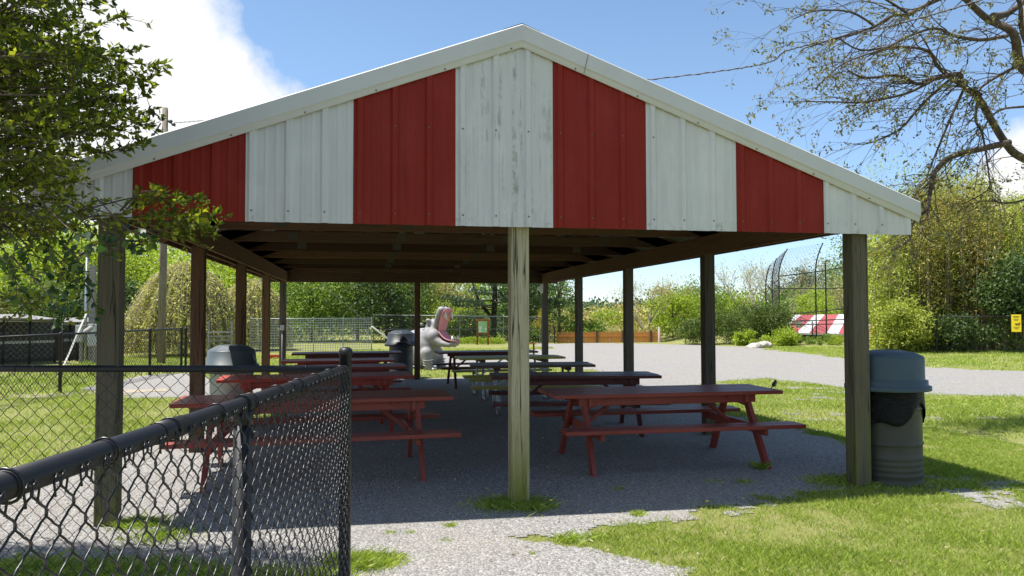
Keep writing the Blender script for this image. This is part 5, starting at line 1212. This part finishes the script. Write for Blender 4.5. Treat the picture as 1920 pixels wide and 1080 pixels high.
# leafy shrub-tree close to the viewer at the left
def near_tree():
    base = at(-520, 700, 4.6); t = thing('leafy_shrub', 'dense leafy shrub reaching in from the left foreground', 'shrub', (base.x, base.y, 0)); o = Vector((base.x, base.y, 0))
    rr = random.Random(8); mb = MB(); P = []; Dn = []
    edge = [(-200, 200), (0, 205), (60, 235), (110, 262), (125, 305), (150, 262), (200, 285), (240, 262), (300, 215), (330, 225), (365, 330), (385, 398), (410, 395), (440, 345), (460, 225), (500, 175), (560, 165), (600, 160), (660, 70), (700, 30)]
    def umax(v):
        for (v0, u0), (v1, u1) in zip(edge, edge[1:]):
            if v0 <= v <= v1: return u0+(u1-u0)*(v-v0)/(v1-v0)
        return 0
    fork = at(-420, 520, 4.5)-o; mb.tube([(0, 0, -.2), (.05, .0, .8), fork], [.11, .09, .07], 10)
    hubs = []
    for (u, v, d) in [(-150, -50, 4.6), (-120, 100, 3.9), (-100, 230, 4.3), (-80, 330, 3.8), (-60, 420, 4.1), (-90, 520, 4.4), (-120, -160, 4.0), (20, 160, 4.4), (40, 300, 4.2), (30, 50, 4.3), (60, 390, 3.9)]:
        h = at(u, v, d)-o; hubs.append(h); m1 = fork.lerp(h, .5)+Vector((rr.uniform(-.1, .1), rr.uniform(-.1, .1), rr.uniform(0, .15))); mb.tube(smooth_path([fork, m1, h], 4), [.035-.0025*i for i in range(9)], 6)
    def sprig(tip, hub, leafy=1.0, rad=.0030, nst=10):
        m1 = hub.lerp(tip, .4)+Vector((rr.uniform(-.1, .1), rr.uniform(-.12, .12), rr.uniform(-.04, .12))); m2 = hub.lerp(tip, .75)+Vector((rr.uniform(-.05, .05), rr.uniform(-.05, .05), rr.uniform(-.03, .06)))
        pts = smooth_path([hub, m1, m2, tip], 4); mb.tube(pts, [rad*(1.6-1.2*i/12) for i in range(13)], 4, cap=False)
        for i in range(5, 13):
            dr = (pts[min(i+1, 12)]-pts[i-1]).normalized()
            for k in range(int(3*leafy+rr.random())):
                P.append(pts[i]+Vector((rr.uniform(-.01, .01),)*3)); Dn.append(dr*.8+Vector((rr.uniform(-1, 1), rr.uniform(-1, 1), rr.uniform(-.6, 1))))
            if rr.random() < .55:
                q_ = pts[i]+(dr*.7+Vector((rr.uniform(-1, 1), rr.uniform(-1, 1), rr.uniform(-.7, .9)))).normalized()*rr.uniform(.05, .14); mb.tube([pts[i], q_], [rad*.6, rad*.3], 3, cap=False)
                for k in range(int(4*leafy)): f = rr.random(); P.append(pts[i].lerp(q_, .4+.6*f)); Dn.append((q_-pts[i]).normalized()+Vector((rr.uniform(-1, 1), rr.uniform(-1, 1), rr.uniform(-.6, 1)))*.8)
    n = 0; tries = 0
    while n < 1700 and tries < 20000:
        tries += 1; v = rr.uniform(-260, 690); u = rr.uniform(-420, 400); um = umax(max(v, -199))
        edge_d = um-u
        if edge_d < 0: continue
        dens = 1.0 if v < 435 else (.10 if v < 600 else .03)
        if 300 < v < 345 and u > 160: dens *= .3
        if edge_d < 70: dens *= .55
        if u > 175 and v > 280: dens *= .3
        if rr.random() > dens: continue
        d = rr.uniform(3.1, 5.1) if u < 220 else rr.uniform(3.6, 4.3); tip = at(u, v, d)-o
        back = at(u-rr.uniform(90, 260)*3.9/d, v+rr.uniform(-60, 90), d+rr.uniform(-.3, .3))-o
        sprig(tip, back, 1.0 if v < 440 else .7); n += 1
    # the long shoots that reach over the striped gable
    for (u, v) in ((398, 408), (385, 380), (340, 375), (395, 432), (360, 448), (372, 398), (300, 400), (325, 440), (352, 420), (308, 120), (290, 128), (245, 95), (280, 178), (270, 240), (262, 268), (290, 205), (175, 10), (235, 30)):
        d = rr.uniform(3.7, 4.0); sprig(at(u, v, d)-o, at(u-rr.uniform(130, 200), v+rr.uniform(10, 60), d)-o, 1.8, .0034)
    PL = []; DL = []
    for (u, v, u2, v2) in ((100, 545, 60, 470), (60, 520, 20, 440), (125, 560, 90, 470), (30, 560, 0, 480), (150, 580, 120, 500), (95, 480, 50, 430), (175, 470, 130, 430), (140, 500, 100, 440), (20, 500, -30, 440), (165, 540, 130, 470), (205, 480, 170, 430), (255, 470, 210, 440), (60, 590, 20, 520), (180, 600, 150, 520), (290, 455, 240, 430), (110, 610, 80, 540)):
        d = rr.uniform(2.9, 3.6); a = at(u2, v2, d)-o; b_ = at(u, v, d)-o; pts = smooth_path([at(u2-60, v2-60, d+.2)-o, a, a.lerp(b_, .6)+Vector((.02, 0, .01)), b_], 4); mb.tube(pts, [.0035-.0002*i for i in range(len(pts))], 4, cap=False)
        for i in range(4, len(pts)):
            for k in range(2): PL.append(tuple(pts[i])); DL.append((rr.uniform(-.7, .7), rr.uniform(-.7, .7), rr.uniform(-1, .1)))
    npmesh('hanging_leaves', leaves(np.array(PL), .044, .60, D=np.array(DL)), 4, M['l_hang'], t)
    mb.build('branches', M['bark'], t)
    P_ = np.array([tuple(x) for x in P]); D_ = np.array([tuple(x) for x in Dn]); D_ /= np.linalg.norm(D_, axis=1)[:, None]; print('near leaves', len(P_))
    npmesh('foliage', leaves(P_, .036, .48, D=D_, jit=.45), 4, M['l_near'], t)
near_tree()

# ------------------------------------------------------------------ grass blades, weeds
def blades(X, Y, h, w, lean=.5):
    n = len(X); a = rng.uniform(0, 6.28, n); hx = h*rng.uniform(.5, 1.3, n); lx = rng.normal(size=n)*lean*hx; ly = rng.normal(size=n)*lean*hx
    z0 = np.zeros(n); dx = np.cos(a)*w/2; dy = np.sin(a)*w/2
    A = np.stack([X-dx, Y-dy, z0], 1); B = np.stack([X+dx, Y+dy, z0], 1); Cc = np.stack([X+lx*.45+dx*.7, Y+ly*.45+dy*.7, hx*.6], 1); Dd = np.stack([X+lx, Y+ly, hx], 1)
    return np.stack([A, B, Cc, Dd], 1).reshape(-1, 3)
out_ = []
def scatter(n, x0, x1, y0, y1, h, w, dens, lean=.5):
    X = rng.uniform(x0, x1, n); Y = rng.uniform(y0, y1, n); g = keep_all(X+rng.normal(size=n)*.055, Y+rng.normal(size=n)*.055); d = np.where(g, .0, 1.0)*dens(X, Y)
    k = rng.uniform(0, 1, n) < d; X = X[k]; Y = Y[k]; hh = h*(.55+.9*vnoise(X, Y, 1.7, 7)); out_.append(blades(X, Y, hh, w, lean))
thin = lambda X, Y: np.clip(3.0*(vnoise(X, Y, 1.3, 12)*.40+vnoise(X, Y, 5, 13)*.35+vnoise(X, Y, 14, 23)*.25-.38)+.16*(X-2.4), .14, 1)
full = lambda X, Y: np.clip(.5+1.2*(vnoise(X, Y, 1.0, 14)-.3), .3, 1)
scatter(460000, .8, 7.5, 3.4, 9.0, .030, .0034, thin, .5)
scatter(150000, 5.0, 14, 8.0, 18, .045, .008, full, .6)
scatter(110000, 12, 30, 14, 32, .06, .016, full, .6)
scatter(60000, -9, -1.0, 8.2, 16, .05, .007, full, .6)
scatter(50000, -9, 0, 16, 30, .06, .014, full, .6)
scatter(40000, -1, 9, 18, 34, .06, .014, full, .6)
scatter(26000, -2.4, .5, 3.0, 6.0, .05, .005, full, .6)
# tufts that grow in the gravel
def tuft(x, y, r, n, h, w=.005):
    X = x+rng.normal(size=n)*r; Y = y+rng.normal(size=n)*r*.8; out_.append(blades(X, Y, np.full(n, h), w, .8))
for (u, v, r, n, h) in ((965, 948, .15, 1800, .045), (930, 950, .07, 350, .04), (1010, 955, .06, 300, .05), (1610, 908, .13, 1500, .05), (1560, 905, .12, 500, .05), (700, 1058, .08, 1500, .05), (665, 1062, .06, 1100, .06), (845, 988, .022, 130, .03), (1195, 967, .03, 200, .035), (1070, 1015, .06, 260, .05), (1130, 1010, .06, 260, .04),
                        (1160, 918, .03, 60, .03), (1425, 880, .03, 120, .07), (840, 1015, .02, 40, .02), (770, 1000, .02, 60, .02), (730, 1000, .03, 80, .02), (260, 985, .1, 700, .05), (300, 1010, .1, 500, .05), (30, 1075, .12, 1500, .06), (150, 1080, .12, 1500, .06), (260, 1080, .12, 1500, .06), (360, 1085, .1, 1200, .06), (480, 1095, .12, 1200, .06), (580, 1100, .12, 1200, .06), (1000, 1040, .01, 20, .03), (1340, 905, .05, 60, .03), (1395, 905, .06, 120, .03), (645, 1055, .05, 500, .06)):
    p = gp(u, v); tuft(p.x, p.y, r, n, h)
npmesh('grass', np.concatenate(out_), 4, M['grassblade']); tag(bpy.data.objects['grass'], 'short green grass over the lawns', 'grass', None, 'stuff')
# weeds along the back fence and under the dugout
X = rng.uniform(0, 1, 7000); fa = at(740, 600, 39.6); fb = at(945, 600, 39.4)
wx = fa.x+(fb.x-fa.x)*X; wy = fa.y+(fb.y-fa.y)*X+rng.uniform(-.3, .3, 7000); hz = .12+.25*vnoise(wx, wy, 1.5, 3); P = np.stack([wx, wy, rng.uniform(.0, 1, 7000)*hz], 1)
npmesh('weeds', leaves(P, .09, .35, D=np.tile([0, 0, .8], (7000, 1))), 4, M['l_bright']); tag(bpy.data.objects['weeds'], 'leafy weeds along the foot of the back fence', 'weeds', None, 'stuff')
# loose stones on the near gravel
n = 44000; X = rng.uniform(-3.2, 5.2, n); Y = rng.uniform(3.4, 7.6, n); k = gravel_mask(X, Y); X, Y = X[k], Y[k]; n = len(X)
r_ = rng.uniform(.004, .0105, n); V = []
oct_ = np.array([(1, 0, 0), (0, 1, 0), (-1, 0, 0), (0, -1, 0), (0, 0, .75)]); tri = [(0, 1, 4), (1, 2, 4), (2, 3, 4), (3, 0, 4)]
a = rng.uniform(0, 6.28, n); pts = oct_[None]*r_[:, None, None]*rng.uniform(.6, 1.3, (n, 5, 1)); ca, sa = np.cos(a)[:, None], np.sin(a)[:, None]
px = pts[..., 0]*ca-pts[..., 1]*sa+X[:, None]; py = pts[..., 0]*sa+pts[..., 1]*ca+Y[:, None]; pz = pts[..., 2]+.004; Q = np.stack([px, py, pz], -1)
V = np.stack([Q[:, list(t_)] for t_ in tri], 1).reshape(-1, 3)
s = NT('loose_stone'); g = s.n('ShaderNodeNewGeometry'); tx_ = s.noise(s.coord('Object', rand=False), 40, 2); M['stone'] = s.set(s.ramp(tx_, [(.3, (.10, .10, .11)), (.5, (.24, .24, .245)), (.7, (.50, .49, .48))]), .85, spec=.3)
npmesh('loose_stones', V, 3, M['stone']); tag(bpy.data.objects['loose_stones'], 'loose grey stones on the gravel', 'gravel', None, 'stuff')
n = 700; X = rng.uniform(-2.5, 7, n); Y = rng.uniform(3.6, 11, n)
npmesh('leaf_litter', leaves(np.stack([X, Y, rng.uniform(.008, .03, n)], 1), .026, .55, D=rng.normal(size=(n, 3))*[1, 1, .12]), 4, M['l_litter']); tag(bpy.data.objects['leaf_litter'], 'scattered dry leaves and debris on gravel and grass', 'leaf litter', None, 'stuff')
# dandelions
for i, (u, v) in enumerate(((1325, 952), (1032, 950))):
    p = gp(u, v); t = thing('dandelion', ('yellow dandelion flower in the grass right of the centre post', 'yellow dandelion flower at the foot of the centre post')[i], 'flower', (p.x, p.y, 0))
    MB().tube([(0, 0, 0), (.005, 0, .05)], .002, 5).build('stem', M['l_mid'], t); MB().ball((.005, 0, .053), (.014, .014, .006), 10).build('flower_head', M['yellow'], t)
